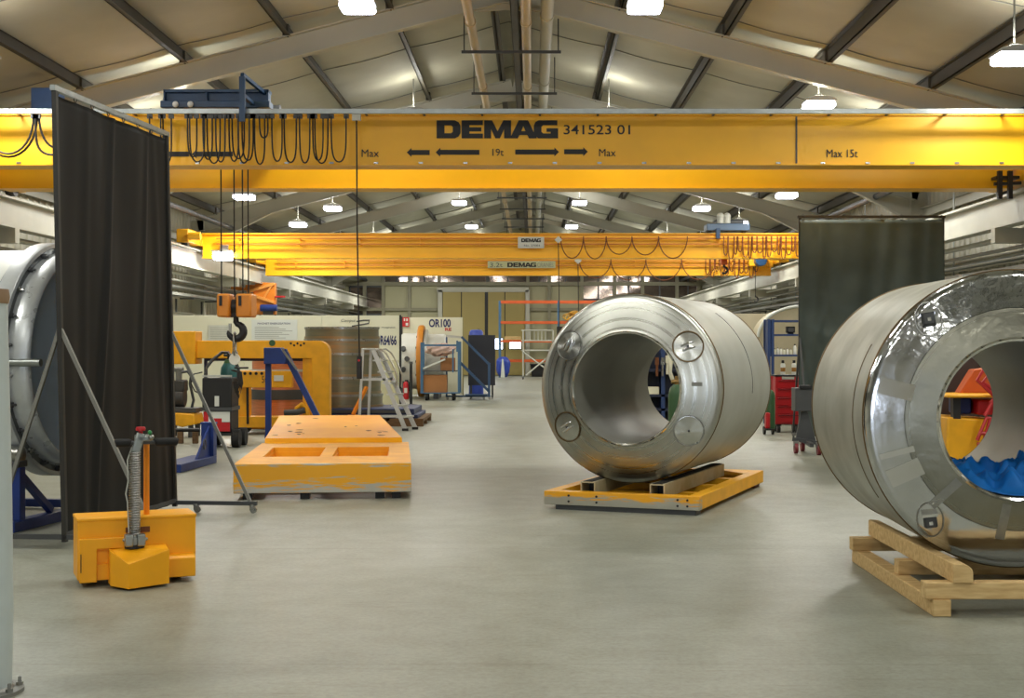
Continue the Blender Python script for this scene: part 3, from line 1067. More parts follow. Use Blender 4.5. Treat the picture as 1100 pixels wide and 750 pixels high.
MB().tube([(0, 0, wz(282, D2))] + [(.09 * cos(radians(90 - k * 24)), 0, wz(289, D2) + .09 * sin(radians(90 - k * 24))) for k in range(10)], .03, 8).build('hook', BLACK, hk2)

# ================================================================ third crane
D3 = 46.0
c3, g3 = single_crane(D3, wz(275.5, D3), wz(296, D3), XC - 8.35, XC + 8.35, 'third yellow crane from the camera, with a long pale strip sign')
sg3 = MB().bb(wx(524, D3), wx(596.5, D3), -.12, -.105, wz(288.3, D3), wz(280.8, D3)).build('name_plate', mat('pale olive sign', (176, 178, 136), .5), c3)
MB().text('3.2t', wx(526.5, D3), wx(540, D3), wz(287.2, D3), wz(282.6, D3), -.124).build('lettering', DGREY, sg3, smooth=0)
heavy_word(MB(), 'DEMAG', wx(545, D3), wx(576, D3), wz(287.2, D3), wz(282.4, D3), -.124, .004).build('lettering', LETTER, sg3, smooth=0)
MB().text('CRANES', wx(577, D3), wx(594.5, D3), wz(287.2, D3), wz(282.6, D3), -.124).build('lettering', GREY, sg3, smooth=0)
P3 = lambda px: wx(px, D3)
sp = []
x = 622
while x < 760:
    w = 34 + 5 * sin(x)
    sp.append((P3(x), P3(x + w), .62 + .08 * sin(x), 0))
    x += w
for i in range(11):
    x = 757 + i * 5.2
    sp.append((P3(x), P3(x + 4.2), .5 + .12 * sin(i * 2.3), .03 * (i % 3 - 1)))
festoon('hanging_festoon_cable', 'brown cable loops along the third crane, lower than those of the second crane', D3 - .22, sp, wz(279, D3), BRC, .018, carriers=False)
pc3 = thing('hanging_pendant_control', 'thin dark pendant cable hanging from the third crane, left of the tall gable post', 'crane pendant', (P3(620.5), D3 - .38, 0))
MB().prism([(0, wz(284.5, D3)), (.12, wz(280.8, D3)), (0, wz(277, D3)), (-.12, wz(280.8, D3))], 'y', -.04, .04).build('cable_carrier', LGREY, pc3)
MB().cyl((0, 0, wz(284, D3)), (.02, 0, wz(352, D3)), .013, 8).build('control_cable', CABLE, pc3)
MB().bb(-.05, .09, -.04, .04, wz(360, D3), wz(352, D3)).build('pendant_box', BLACK, pc3, bevel=.01)
h3 = thing('hanging_chain_hoist', 'blue motor hoist slung under the third crane near the right runway', 'hoist', (P3(812.5), D3 - .29, 0))
MB().cyl((-.0, -.75, wz(281.5, D3)), (0, -.3, wz(281.5, D3)), .19, 22).build('motor', HOIST, h3, bevel=.02)
MB().bb(-.32, .28, -.3, .0, wz(287, D3), wz(277, D3)).build('gearbox', YEL2, h3, bevel=.03)
MB().bb(.3, .46, -.25, -.02, wz(288, D3), wz(280, D3)).build('rope_guide', YEL2, h3, bevel=.02)
MB().cyl((-.1, -.15, wz(287, D3)), (-.1, -.15, wz(318, D3)), .012, 8).build('hoist_chain', CABLE, h3)
MB().tube([(-.1, -.15, wz(318, D3))] + [(-.1 + .08 * cos(radians(90 - k * 24)), -.15, wz(322, D3) + .08 * sin(radians(90 - k * 24))) for k in range(10)], .025, 8).build('hook', BLACK, h3)
# ================================================================ foreground, left side
t = thing('bollard', 'pale round steel post with bolted foot at the very left edge of the photo', 'bollard', (-2.715, 6.8, 0))
MB().lathe([(.165, .02), (.172, .4), (.165, 1.0), (.145, 1.9)], n=40).build('post', mat('bollard paint', (196, 206, 206), .45, var=.05), t)
MB().lathe([(.0, 1.9), (.15, 1.9), (.155, 1.93), (.15, 1.97), (.0, 1.98)], n=40).build('cap', mat('cap brown', (150, 120, 90), .5), t)
MB().lathe([(.0, 0), (.222, 0), (.222, .018), (.16, .02)], n=40).build('base_flange', GREY, t)
MB().lathe([(.165, .018), (.178, .018), (.166, .034)], n=40, closed=True).build('weld', STEEL, t)
for k in range(8):
    a = 2 * pi * k / 8 - .35
    MB().cyl((.2 * cos(a), .2 * sin(a), .018), (.2 * cos(a), .2 * sin(a), .035), .018, 6).cyl((.2 * cos(a), .2 * sin(a), .03), (.2 * cos(a), .2 * sin(a), .06), .009, 8).build('bolt', STEEL, t)

# ---------------------------------------------------------------- flanged vessel at the left
VZ = 1.556
ves = thing('flanged_vessel', 'white barrel vessel with bolted silver ring flange behind the left black curtain', 'vessel', (-4.345, 13.5, 0), radians(-9.7))
VWH = mat('vessel white', (214, 216, 210), .4, var=.05)
MB().lathe([(.0, -2.7), (1.03, -2.7), (1.06, -2.66), (1.06, -.38)], (0, 0, VZ), 'x', 80).build('barrel', VWH, ves)
RS = mat('ring steel', (214, 218, 220), .32, .45, var=.15, vscale=6, rvar=.08)
MB().lathe([(1.055, -.40), (1.127, -.36), (1.127, -.22), (1.118, -.205), (1.085, -.20), (1.085, -.40)], (0, 0, VZ), 'x', 96, closed=True).build('flange', RS, ves)
MB().lathe([(1.085, -.40), (1.085, -.225), (1.03, -.205), (1.03, -.40)], (0, 0, VZ), 'x', 96, closed=True).build('bolt_channel', mat('channel grey', (120, 124, 126), .35, .5), ves)
MB().lathe([(1.03, -.40), (1.03, -.13), (1.02, -.05), (1.0, -.01), (.985, 0), (.97, -.01), (.965, -.03), (.965, -.40)], (0, 0, VZ), 'x', 96, closed=True).build('inner_ring', RS, ves)
MB().lathe([(0, -.05), (.3, -.052), (.962, -.06), (.962, -.10), (0, -.10)], (0, 0, VZ), 'x', 80).build('blanking_cover', mat('blue grey cover', (196, 226, 255), .55, var=.1, vscale=1.5), ves)
for k in range(24):
    a = 2 * pi * (k + .5) / 24
    y, z = 1.053 * cos(a), VZ + 1.053 * sin(a)
    MB().cyl((-.23, y, z), (-.18, y, z), .026, 6).cyl((-.19, y, z), (-.15, y, z), .012, 8).build('flange_bolt', DGREY if k % 3 else STEEL, ves)
for ang, xx in ((142, -.62), (158, -.5)):
    a = radians(ang)
    c = Vector((xx, 1.06 * cos(a), VZ + 1.06 * sin(a)))
    nrm = Vector((0, cos(a), sin(a)))
    MB().cyl(c - nrm * .02, c + nrm * .04, .11, 24).cyl(c + nrm * .04, c + nrm * .07, .075, 20).cyl(c + nrm * .07, c + nrm * .12, .035, 12).build('port', RS, ves)
MB().cyl((-.2, -1.06, VZ - .02), (.14, -1.06, VZ - .02), .035, 14).build('stub_pipe', GALV, ves)
st = thing('saddle_stand', 'dark blue roller stand carrying the white flanged vessel', 'stand', (-4.345, 13.5, 0), radians(-9.7))
for lx in (-.21, -1.95):
    for sy in (-1, 1):
        y = .85 * sy
        p = MB().bb(lx - .055, lx + .055, y - .05, y + .05, 0.1, .58).build('post', BLUE, st, bevel=.006)
        MB().bb(lx - .17, lx + .05, y - .10, y + .10, .58, .64).build('roller_block', DGREY, st, bevel=.01)
        zro = 1.552 - sqrt((1.127 + .085 if lx > -1 else 1.06 + .085) ** 2 - .85 ** 2)
        MB().cyl((lx - .16, y, zro), (lx + .04, y, zro), .085, 22).build('roller', STEEL, st)
        MB().beam((lx, y * .93, .5), (lx, y * .3, .12), .06, .06).build('brace', BLUE, st)
    MB().bb(lx - .06, lx + .06, -1.0, 1.0, 0, .1).build('cross_beam', BLUE, st, bevel=.006)
for y in (-.8, .8):
    MB().bb(-1.95, -.21, y - .04, y + .04, .02, .1).build('side_beam', BLUE, st)

# ---------------------------------------------------------------- welding screens
CURT = mat('black vinyl curtain', (19, 18, 16), .62, col2=(14, 14, 13), vscale=2, spec=.25)


def welding_screen(label, loc, rz, W, H, lean, folds, curt, brace_z, seed, front_x, crease=lambda u, v: 0.0, rail=None):
    """local x along the screen"""
    rnd = random.Random(seed)
    t = thing('welding_screen', label, 'welding screen', loc, rz)
    L = lambda x, y, z: (x, y + lean * z, z)
    h = W / 2
    for s in (-1, 1):
        MB().beam(L(s * h, 0, .06), L(s * h, 0, H), .04, .04, (0, 1, 0)).build('post', mat('screen post', (44, 42, 38), .5), t)
    MB().beam(L(-h - .04, 0, H), L(h + .04, 0, H), .045, .045).build('top_rail', rail or GALV, t)
    MB().beam(L(-h, 0, .12), L(h, 0, .12), .04, .04).build('bottom_rail', DGREY, t)
    for s in (-1, 1):
        f = MB().beam((s * h, -.85, .10), (s * h, .68 if s < 0 or rail else .36, .10), .04, .04).build('foot', DGREY, t)
        for y in (-.80, -.22, .6 if s < 0 or rail else .3):
            c = MB().cyl((s * h, y, .07), (s * h, y, .09), .03, 12)
            c.cyl((s * h - .012, y - .015, .035), (s * h + .012, y - .015, .035), .035, 14)
            c.bb(s * h - .02, s * h - .014, y - .03, y + .02, .03, .08).bb(s * h + .014, s * h + .02, y - .03, y + .02, .03, .08)
            c.build('caster', STEEL, f)
        for y in (-.78, .62 if s < 0 or rail else .32):
            MB().beam(L(s * h, 0, brace_z), (s * h, y, .12), .03, .03).build('brace', GREY if rail is None else DGREY, t)

    def fn(u, v):
        x = -h - .01 + (W + .02) * u
        z = .09 + (H - .055 - .09) * v
        y = front_x
        for (c, w, a, slant) in folds:
            q = (u - c - slant * (v - .5)) / w
            y -= a * (math.exp(-q * q) - .35 * math.exp(-q * q / 5)) * (1 - .45 * v)
        y -= .006 * sin(17 * u + 3 * v) + .003 * sin(41 * u - 5 * v)
        y -= .006 * sin(7 * v + 9 * u) * (1 - abs(2 * u - 1))
        edge = .02 * sin(11 * v) * (u - .5)
        top = 0
        y -= crease(u, v)
        return L(x + edge, y, z - top)
    MB().grid(fn, 140, 60).build('curtain', curt, t, smooth=80, solid=.006, recalc=False)
    for k in range(8):
        x = -h + .05 + (W - .1) * k / 7
        MB().tube([L(x + .03 * cos(a), front_x, H - .01 + .045 * sin(a)) for a in [2 * pi * q / 12 for q in range(12)]], .005, 6, True).build('hanging_ring', DGREY, t)
    return t


a0, a1 = Vector((-3.88, 11.57, 0)), Vector((-3.617, 14.1, 0))
mid = (a0 + a1) / 2
ang = atan2(a1.y - a0.y, a1.x - a0.x)
# local x runs away from the camera, local +y points to the vessel (left), -y to the hall
welding_screen('tall black curtain screen beside the white flanged vessel, seen along its side', mid, ang, (a1 - a0).length, 3.83, .024,
               [(.20, .03, .022, .10), (.36, .022, .045, .24), (.62, .05, .02, .16), (.70, .02, .026, .20), (.88, .03, .02, -.05)],
               CURT, 1.84, 3, .0)
SD = 24.4
CURT2 = mat('dark green grey curtain', (84, 95, 92), .6, col2=(70, 80, 78), vscale=1.5, spec=.25)
welding_screen('black curtain screen standing square behind the big right vessel', (wx(936, SD), SD, 0), 0, 154 / F * SD, wz(233, SD), 0.0,
               [(.10, .04, .02, .12), (.22, .03, .02, -.2), (.36, .09, .035, .16), (.52, .05, .025, .22), (.70, .10, .04, .26), (.86, .04, .025, .1)], CURT2, 1.84, 5, -.028,
               lambda u, v: .03 * math.exp(-((v - .46 - .25 * abs(u - .2)) / .02) ** 2) * math.exp(-((u - .2) / .12) ** 2) + .02 * math.exp(-((u - .12 - .5 * abs(v - .46)) / .03) ** 2) * math.exp(-((v - .46) / .15) ** 2), mat('screen post', ()))

# ---------------------------------------------------------------- yellow tug
tug = thing('pedestrian_tug', 'yellow walk-behind battery tug with spring tiller in front of the left curtain', 'tug', (-2.805, 9.9, 0), radians(22.8))
tug.scale = (.985, .985, .985)
MB().bb(-.413, .413, .0, .36, .045, .478).build('body', TUG, tug, bevel=.008)
MB().bb(-.418, .418, -.006, .366, .462, .486).build('lid', TUG, tug, bevel=.006)
lp = MB().prism([(-.405, .035), (-.285, .035), (-.285, .27), (-.02, .27), (-.02, .345), (-.405, .345)], 'y', -.05, .01).build('side_panel', TUG, tug, bevel=.005)
MB().bb(-.398, -.392, -.056, -.045, .11, .24).build('panel_slot', BLACK, lp)
MB().prism([(-.07, .04), (.01, .04), (.01, .20), (-.04, .20), (-.07, .175)], 'x', .17, .40).build('side_panel', TUG, tug, bevel=.006)
MB().bb(-.29, -.2, -.03, .0, .045, .16).build('inner_panel', TUG, tug, bevel=.004)
MB().bb(-.29, -.2, -.008, .0, .16, .27).build('recess_panel', TUG, tug)
ns = MB()
plan = [(-.205, 0), (-.205, -.15), (-.10, -.31), (.195, -.20), (.195, 0)]
tops = [.275, .265, .19, .262, .278]
n = len(plan)
ns.add([(p[0], p[1], .015 if i in (2,) else .02) for i, p in enumerate(plan)] + [(p[0], p[1], z) for p, z in zip(plan, tops)],
       [(4, 3, 2, 1, 0), (5, 6, 7), (5, 7, 8), (5, 8, 9)] + [(i, (i + 1) % n, n + (i + 1) % n, n + i) for i in range(n)])
ns.build('nose_cover', TUG, tug, bevel=.004, smooth=0)
MB().bb(-.085, .085, -.012, .0, .37, .41).build('number_plate', BROWN, tug, bevel=.003)
MB().prism([(.07 * cos(2 * pi * k / 24) - .03, .05 * sin(2 * pi * k / 24) - .07) for k in range(24)], 'z', .268, .285).build('swivel_plate', BLACK, tug)
cl = MB().bb(-.10, -.045, -.13, -.04, .285, .37).bb(-.015, .04, -.13, -.04, .285, .37).bb(-.05, -.01, -.11, -.05, .285, .35)
cl.cyl((-.115, -.085, .33), (.06, -.085, .33), .012, 10).build('clamp_block', GALV, tug, bevel=.008)
SX, SYY = -.03, -.085
MB().cyl((SX, SYY, .3), (SX, SYY, .965), .022, 16).build('tiller_tube', ALU, tug)
co_ = []
turns, z0, z1 = 34, .36, .955
for k in range(turns * 10 + 1):
    a = 2 * pi * k / 10
    co_.append((SX + .034 * cos(a), SYY + .034 * sin(a), z0 + (z1 - z0) * k / (turns * 10)))
MB().tube(co_, .008, 6).build('spring', STEEL, tug)
MB().tube([(SX - .04, SYY, .38), (SX - .05, SYY, .6), (SX - .062, SYY, .66), (SX - .045, SYY, .75), (SX - .05, SYY, .9), (SX - .02, SYY, .99)], .006, 6).build('control_wire', LGREY, tug)
MB().cyl((.075, .1, .47), (.075, .1, 1.05), .021, 16).build('grab_bar', mat('orange bar', (238, 140, 20), .4), tug)
hd = MB().beam((SX, SYY, .95), (SX + .045, SYY - .0, 1.09), .05, .06).bb(SX + .02, SX + .12, SYY - .025, SYY + .2, 1.03, 1.07).build('tiller_head', GALV, tug, bevel=.01)
MB().sphere((SX + .11, SYY - .03, 1.06), .022).build('chrome_knob', STEEL, hd)
for a, b in ((-.165, -.06), (.11, .27)):
    MB().tube([(a, SYY, 1.02), (a + .01, SYY, 1.023), (b - .01, SYY, 1.023), (b, SYY, 1.02)], [.024, .03, .03, .026], 14).build('grip', RUBBER, tug)
MB().cyl((-.06, SYY, 1.022), (.11, SYY, 1.022), .014, 10).build('handlebar', DGREY, tug)
MB().lathe([(.016, 1.085), (.016, 1.105), (.033, 1.108), (.036, 1.122), (.03, 1.135), (0, 1.138)], (SX + .04, SYY, 0), 'z', 20).build('stop_button', RED, tug)
MB().sphere((SX + .10, SYY - .03, 1.095), .016).build('green_lamp', mat('green lamp', (40, 140, 70), .3), tug)
for x in (-.3, .3):
    MB().cyl((x - .03, .16, .075), (x + .03, .16, .075), .075, 20).build('wheel', RUBBER, tug)
MB().cyl((-.06, -.12, .05), (.02, -.12, .05), .05, 18).build('drive_wheel', RUBBER, tug)

# ---------------------------------------------------------------- yellow low platform
def worn_paint(name, base, z0, z1, horizontal=True, amt=.5, top=None):
    m = bpy.data.materials.new(name)
    m.use_nodes = True
    nt = m.node_tree
    b = nt.nodes['Principled BSDF']
    L = nt.links.new
    tc = nt.nodes.new('ShaderNodeTexCoord')
    mp = nt.nodes.new('ShaderNodeMapping')
    mp.inputs['Scale'].default_value = (1.1, 1.1, 16)
    L(tc.outputs['Object'], mp.inputs['Vector'])
    nz = nt.nodes.new('ShaderNodeTexNoise')
    nz.inputs['Scale'].default_value = 2.2
    nz.inputs['Detail'].default_value = 9
    nz.inputs['Roughness'].default_value = .7
    L(mp.outputs['Vector'], nz.inputs['Vector'])
    sp = nt.nodes.new('ShaderNodeSeparateXYZ')
    L(tc.outputs['Object'], sp.inputs['Vector'])
    mr = nt.nodes.new('ShaderNodeMapRange')
    mr.inputs['From Min'].default_value, mr.inputs['From Max'].default_value = z0, z1
    mr.inputs['To Min'].default_value, mr.inputs['To Max'].default_value = amt, 0.0
    L(sp.outputs['Z'], mr.inputs['Value'])
    ad = nt.nodes.new('ShaderNodeMath')
    L(nz.outputs['Fac'], ad.inputs[0])
    L(mr.outputs['Result'], ad.inputs[1])
    if top:
        mt = nt.nodes.new('ShaderNodeMapRange')
        mt.inputs['From Min'].default_value, mt.inputs['From Max'].default_value = top - .055, top
        mt.inputs['To Min'].default_value, mt.inputs['To Max'].default_value = 0.0, .2
        L(sp.outputs['Z'], mt.inputs['Value'])
        a2 = nt.nodes.new('ShaderNodeMath')
        L(ad.outputs['Value'], a2.inputs[0])
        L(mt.outputs['Result'], a2.inputs[1])
        ad = a2
    rp = nt.nodes.new('ShaderNodeValToRGB')
    rp.color_ramp.elements[0].position, rp.color_ramp.elements[1].position = .62, .68
    rp.color_ramp.elements[0].color, rp.color_ramp.elements[1].color = (0, 0, 0, 1), (1, 1, 1, 1)
    L(ad.outputs['Value'], rp.inputs['Fac'])
    mx = nt.nodes.new('ShaderNodeMix')
    mx.data_type = 'RGBA'
    mx.inputs[6].default_value, mx.inputs[7].default_value = lin(base), lin((190, 187, 174))
    L(rp.outputs['Color'], mx.inputs[0])
    L(mx.outputs[2], b.inputs['Base Color'])
    ml = nt.nodes.new('ShaderNodeMath')
    ml.operation = 'MULTIPLY'
    ml.inputs[1].default_value = .8
    L(rp.outputs['Color'], ml.inputs[0])
    L(ml.outputs['Value'], b.inputs['Metallic'])
    b.inputs['Roughness'].default_value = .42
    return m


WORN = worn_paint('worn yellow edge', (244, 174, 22), .05, .30, amt=.25, top=.40)
PLY = mat('platform yellow', (248, 176, 22), .5, col2=(232, 156, 22), vscale=4, bump=.05)
pf = thing('low_platform', 'low yellow steel platform with two pockets and scraped front edge', 'platform', (-2.295, 15.25, 0), radians(5.6))
W2 = .965
MB().bb(-W2, W2, 0, .05, .075, .395).build('front_plate', WORN, pf, bevel=.006)
dk = MB()
dk.bb(-W2, W2, .05, 1.0, .33, .395)
dk.bb(-W2, -.74, 1.0, 2.45, .33, .395).bb(-.09, .06, 1.0, 2.45, .33, .395).bb(.71, W2, 1.0, 2.45, .33, .395)
dk.bb(-W2, W2, 2.45, 3.3, .33, .395)
dk.build('deck_plate', PLY, pf, bevel=.004)
sd = MB()
for s in (-1, 1):
    sd.bb(min(s * W2, s * (W2 - .04)), max(s * W2, s * (W2 - .04)), .05, 3.3, .075, .33)
sd.build('side_plate', PLY, pf)
MB().bb(-.90, .90, 1.0, 2.45, .12, .14).build('pocket_floor', PLY, pf)
pw = MB()
for x in (-.74, -.09, .06, .71):
    pw.bb(x - .012, x + .012, 1.0, 2.45, .13, .34)
pw.bb(-.74, -.09, 2.44, 2.46, .13, .34).bb(.06, .71, 2.44, 2.46, .13, .34)
pw.build('pocket_wall', PLY, pf)
hw0, hw1 = .93, .72
z0, zl, z1, ya, yb = .395, .455, .655, 3.25, 5.35
rv = [(-hw0, ya, z0), (hw0 - .05, ya, z0), (hw0 - .05, ya + .06, zl), (-hw0, ya + .06, zl), (-hw1 - .19, yb, z1), (hw1 - .16, yb, z1), (-hw0, ya, .09), (hw0 - .05, ya, .09), (-hw1 - .19, yb, .09), (hw1 - .16, yb, .09)]
MB().add(rv, [(0, 1, 2, 3), (3, 2, 5, 4), (0, 3, 4, 8, 6), (1, 7, 9, 5, 2), (4, 5, 9, 8), (6, 7, 1, 0), (6, 8, 9, 7)]).build('sloped_cover', mat('platform scuffed yellow', (248, 174, 20), .45, col2=(240, 158, 20), vscale=2.5), pf, bevel=.008, smooth=0)
rnd = random.Random(4)
for k in range(16):
    u, v = rnd.random() * .9 + .05, rnd.random() * .85 + .08
    if k < 9:
        v = .08 + .25 * rnd.random()
    y = ya + .06 + (yb - ya - .06) * v
    hw = hw0 + (hw1 - hw0) * v
    x = -hw + 2 * hw * u - .16 * v
    z = zl + (z1 - zl) * v
    w, d_ = .02 + .05 * rnd.random(), .012 + .05 * rnd.random()
    poly = [(x + w * cos(2 * pi * q / 7) * (.5 + rnd.random() * .6), y + d_ * sin(2 * pi * q / 7) * (.5 + rnd.random() * .6)) for q in range(7)]
    zz = lambda yy: zl + (z1 - zl) * (yy - ya - .06) / (yb - ya - .06)
    MB().add([(p[0], p[1], zz(p[1]) + .002) for p in poly], [tuple(range(7))]).build('scuff_mark', BROWN, pf)
for x in (-.82, -.2, .62, .80):
    MB().bb(x - .05, x + .05, .08, .3, 0, .08).build('foot', BLACK, pf)
for x in (-.7, .6):
    MB().bb(x - .06, x + .06, 4.6, 5.0, 0, .1).build('foot', BLACK, pf)

# ---------------------------------------------------------------- blue cradle on the floor
a0, a1 = Vector((-4.67, 18.44, 0)), Vector((-4.55, 20.0, 0))
cr = thing('support_cradle', 'dark blue U-shaped steel cradle on the floor behind the left curtain', 'cradle', a0, atan2(a1.y - a0.y, a1.x - a0.x))
LL = (a1 - a0).length
MB().bb(0, LL, -.02, .34, 0, .11).build('base_channel', BLUE, cr, bevel=.008)
MB().bb(0, .14, .16, .32, .11, .55).bb(-.01, .15, .15, .33, .53, .56).build('upright', BLUE, cr, bevel=.006)
MB().bb(LL - .16, LL, -.02, .16, .11, .58).bb(LL - .17, LL + .01, -.03, .17, .56, .59).build('upright', BLUE, cr, bevel=.006)
MB().prism([(LL - .16, .11), (LL - .16, .54), (LL - .75, .11)], 'y', .03, .06).build('gusset', BLUE, cr)
MB().tube([(LL - .5 + .05 * cos(2 * pi * k / 12), -.0, .3 + .07 * sin(2 * pi * k / 12)) for k in range(12)], .009, 6, True).build('lifting_ring', DGREY, cr)

# ---------------------------------------------------------------- welding set on its cart
WD = 22.9
wc = thing('welding_cart', 'black welding set on a cart with red and white front and teal gas bottle', 'welding machine', (wx(233, WD), WD, 0), 0)
MB().bb(-.245, .245, 0, .55, wz(438, WD), wz(406, WD)).build('wire_feeder', BLACK, wc, bevel=.02)
MB().bb(-.035, .035, -.012, .0, wz(436.5, WD), wz(425.5, WD)).build('rating_label', PAPER, wc)
MB().bb(-.25, .25, -.02, .62, wz(441.5, WD), wz(437.5, WD)).build('shelf', DGREY, wc)
ps = MB().bb(-.23, .23, 0.02, .6, wz(464.5, WD), wz(442, WD)).build('power_source', BLACK, wc, bevel=.01)
MB().bb(-.22, .21, .0, .02, wz(463.5, WD), wz(454, WD)).build('red_panel', RED, ps)
MB().bb(-.14, .21, .0, .02, wz(453.5, WD), wz(442.5, WD)).build('white_panel', PAPER, ps)
MB().bb(-.22, -.14, .0, .02, wz(453.5, WD), wz(442.5, WD)).build('red_panel', RED, ps)
MB().bb(-.08, .08, -.004, .02, wz(454.5, WD), wz(449.5, WD)).build('red_panel', RED, ps)
MB().bb(-.25, .27, -.05, .75, wz(468, WD), wz(465, WD)).build('base_tray', BLACK, wc)
for x, y in ((-.14, .1), (-.14, .6), (.3, .1), (.3, .6)):
    MB().cyl((x - .06, y, .15), (x + .06, y, .15), .15, 22).build('wheel', RUBBER, wc)
rb = .15
cxg = wx(235, WD) - wx(233, WD)
MB().lathe([(0, .2), (rb, .2), (rb, wz(402, WD)), (rb * .93, wz(396, WD)), (rb * .6, wz(390.5, WD)), (.05, wz(387.5, WD))], (cxg, .8, 0), 'z', 28).build('gas_bottle', TEAL, wc)
MB().lathe([(rb * .62, wz(391, WD)), (.07, wz(387, WD)), (.0, wz(386.5, WD))], (cxg, .79, 0), 'z', 24).build('bottle_shoulder', GREEN, wc)
MB().cyl((cxg, .79, wz(387, WD)), (cxg, .79, wz(381, WD)), .035, 12).cyl((cxg - .09, .79, wz(382, WD)), (cxg + .09, .79, wz(382, WD)), .025, 10).build('valve', BLACK, wc)
MB().cyl((cxg + .1, .74, wz(380, WD)), (cxg + .1, .79, wz(380, WD)), .05, 14).build('gauge', STEEL, wc)
MB().tube([(-.26, .3, wz(404, WD)), (-.27, .4, wz(396, WD)), (-.2, .5, wz(388, WD)), (-.05, .6, wz(379, WD)), (.05, .6, wz(379, WD)), (.18, .5, wz(388, WD)), (.27, .4, wz(396, WD)), (.29, .3, wz(410, WD))], .028, 8).build('hose', BLACK, wc)
for k in range(4):
    o = .02 * k
    MB().tube([(.2 + o, .2 - o, wz(398, WD)), (.32 + o, .1, wz(400, WD)), (.35 + o, .05, wz(412, WD)), (.30 + o, .03, wz(422 + 2 * k, WD)), (.26 + o, .05, wz(410, WD))], .014, 6).build('torch_cable', CABLE, wc)
MB().tube([(-.25, .05, wz(400, WD)), (-.38, .0, wz(402, WD)), (-.42, -.02, wz(412, WD)), (-.36, -.02, wz(420, WD)), (-.26, .02, wz(424, WD))], .012, 6).build('torch_cable', CABLE, wc)
MB().beam((-.24, .02, wz(404, WD)), (.24, .02, wz(404, WD)), .03, .03).build('handle', ALU, wc)
MB().prism([(.12 * cos(2 * pi * k / 18), .06 * sin(2 * pi * k / 18)) for k in range(18)], 'z', 0, .03).xform(Matrix.Translation((.34, .3, wz(396.5, WD)))).build('torch_rest', BLACK, wc, bevel=.01)
# ================================================================ the two steel vessels
def radial_steel(name, col, rough, aniso, rings, dents=0.0, axis='Y', everywhere=False):
    """turned steel: fine concentric grooves about the local y axis"""
    m = bpy.data.materials.new(name)
    m.use_nodes = True
    nt = m.node_tree
    L = nt.links.new
    b = nt.nodes['Principled BSDF']
    b.inputs['Metallic'].default_value = 1.0
    tc = nt.nodes.new('ShaderNodeTexCoord')
    sp = nt.nodes.new('ShaderNodeSeparateXYZ')
    L(tc.outputs['Object'], sp.inputs['Vector'])
    cb = nt.nodes.new('ShaderNodeCombineXYZ')
    L(sp.outputs['X'], cb.inputs['X'])
    L(sp.outputs['Z' if axis == 'Y' else 'Y'], cb.inputs['Y'])
    ln = nt.nodes.new('ShaderNodeVectorMath')
    ln.operation = 'LENGTH'
    L(cb.outputs['Vector'], ln.inputs[0])
    nz = nt.nodes.new('ShaderNodeTexNoise')
    nz.noise_dimensions = '1D'
    nz.inputs['Scale'].default_value = rings
    nz.inputs['Detail'].default_value = 4
    L(ln.outputs['Value'], nz.inputs['W'])
    n3 = nt.nodes.new('ShaderNodeTexNoise')
    n3.inputs['Scale'].default_value = 5
    n3.inputs['Detail'].default_value = 4
    L(tc.outputs['Object'], n3.inputs['Vector'])
    rp = nt.nodes.new('ShaderNodeValToRGB')
    rp.color_ramp.elements[0].position, rp.color_ramp.elements[1].position = .3, .7
    c = lin(col)
    rp.color_ramp.elements[0].color = tuple(v * .86 for v in c[:3]) + (1,)
    rp.color_ramp.elements[1].color = c
    L(n3.outputs['Fac'], rp.inputs['Fac'])
    L(rp.outputs['Color'], b.inputs['Base Color'])
    mr = nt.nodes.new('ShaderNodeMapRange')
    mr.inputs['From Min'].default_value, mr.inputs['From Max'].default_value = .3, .7
    mr.inputs['To Min'].default_value, mr.inputs['To Max'].default_value = rough * .8, rough * 1.25
    L(nz.outputs['Fac'], mr.inputs['Value'])
    L(mr.outputs['Result'], b.inputs['Roughness'])
    tg = nt.nodes.new('ShaderNodeTangent')
    tg.direction_type = 'RADIAL'
    tg.axis = axis
    L(tg.outputs['Tangent'], b.inputs['Tangent'])
    b.inputs['Anisotropic'].default_value = aniso
    bp = nt.nodes.new('ShaderNodeBump')
    bp.inputs['Strength'].default_value = .04
    bp.inputs['Distance'].default_value = .003
    L(nz.outputs['Fac'], bp.inputs['Height'])
    last = bp
    if dents:
        n4 = nt.nodes.new('ShaderNodeTexNoise')
        n4.inputs['Scale'].default_value = 7
        n4.inputs['Detail'].default_value = 3
        L(tc.outputs['Object'], n4.inputs['Vector'])
        mk = nt.nodes.new('ShaderNodeMapRange')      # only the hammered upper part
        mk.inputs['From Min'].default_value, mk.inputs['From Max'].default_value = 0.15, .75
        mk.inputs['To Min'].default_value, mk.inputs['To Max'].default_value = (.9 if everywhere else .12), 1.0
        L(sp.outputs['Z'], mk.inputs['Value'])
        ml = nt.nodes.new('ShaderNodeMath')
        ml.operation = 'MULTIPLY'
        L(n4.outputs['Fac'], ml.inputs[0])
        L(mk.outputs['Result'], ml.inputs[1])
        b2 = nt.nodes.new('ShaderNodeBump')
        b2.inputs['Strength'].default_value = dents
        b2.inputs['Distance'].default_value = .03
        L(ml.outputs['Value'], b2.inputs['Height'])
        L(bp.outputs['Normal'], b2.inputs['Normal'])
        last = b2
    L(last.outputs['Normal'], b.inputs['Normal'])
    return m


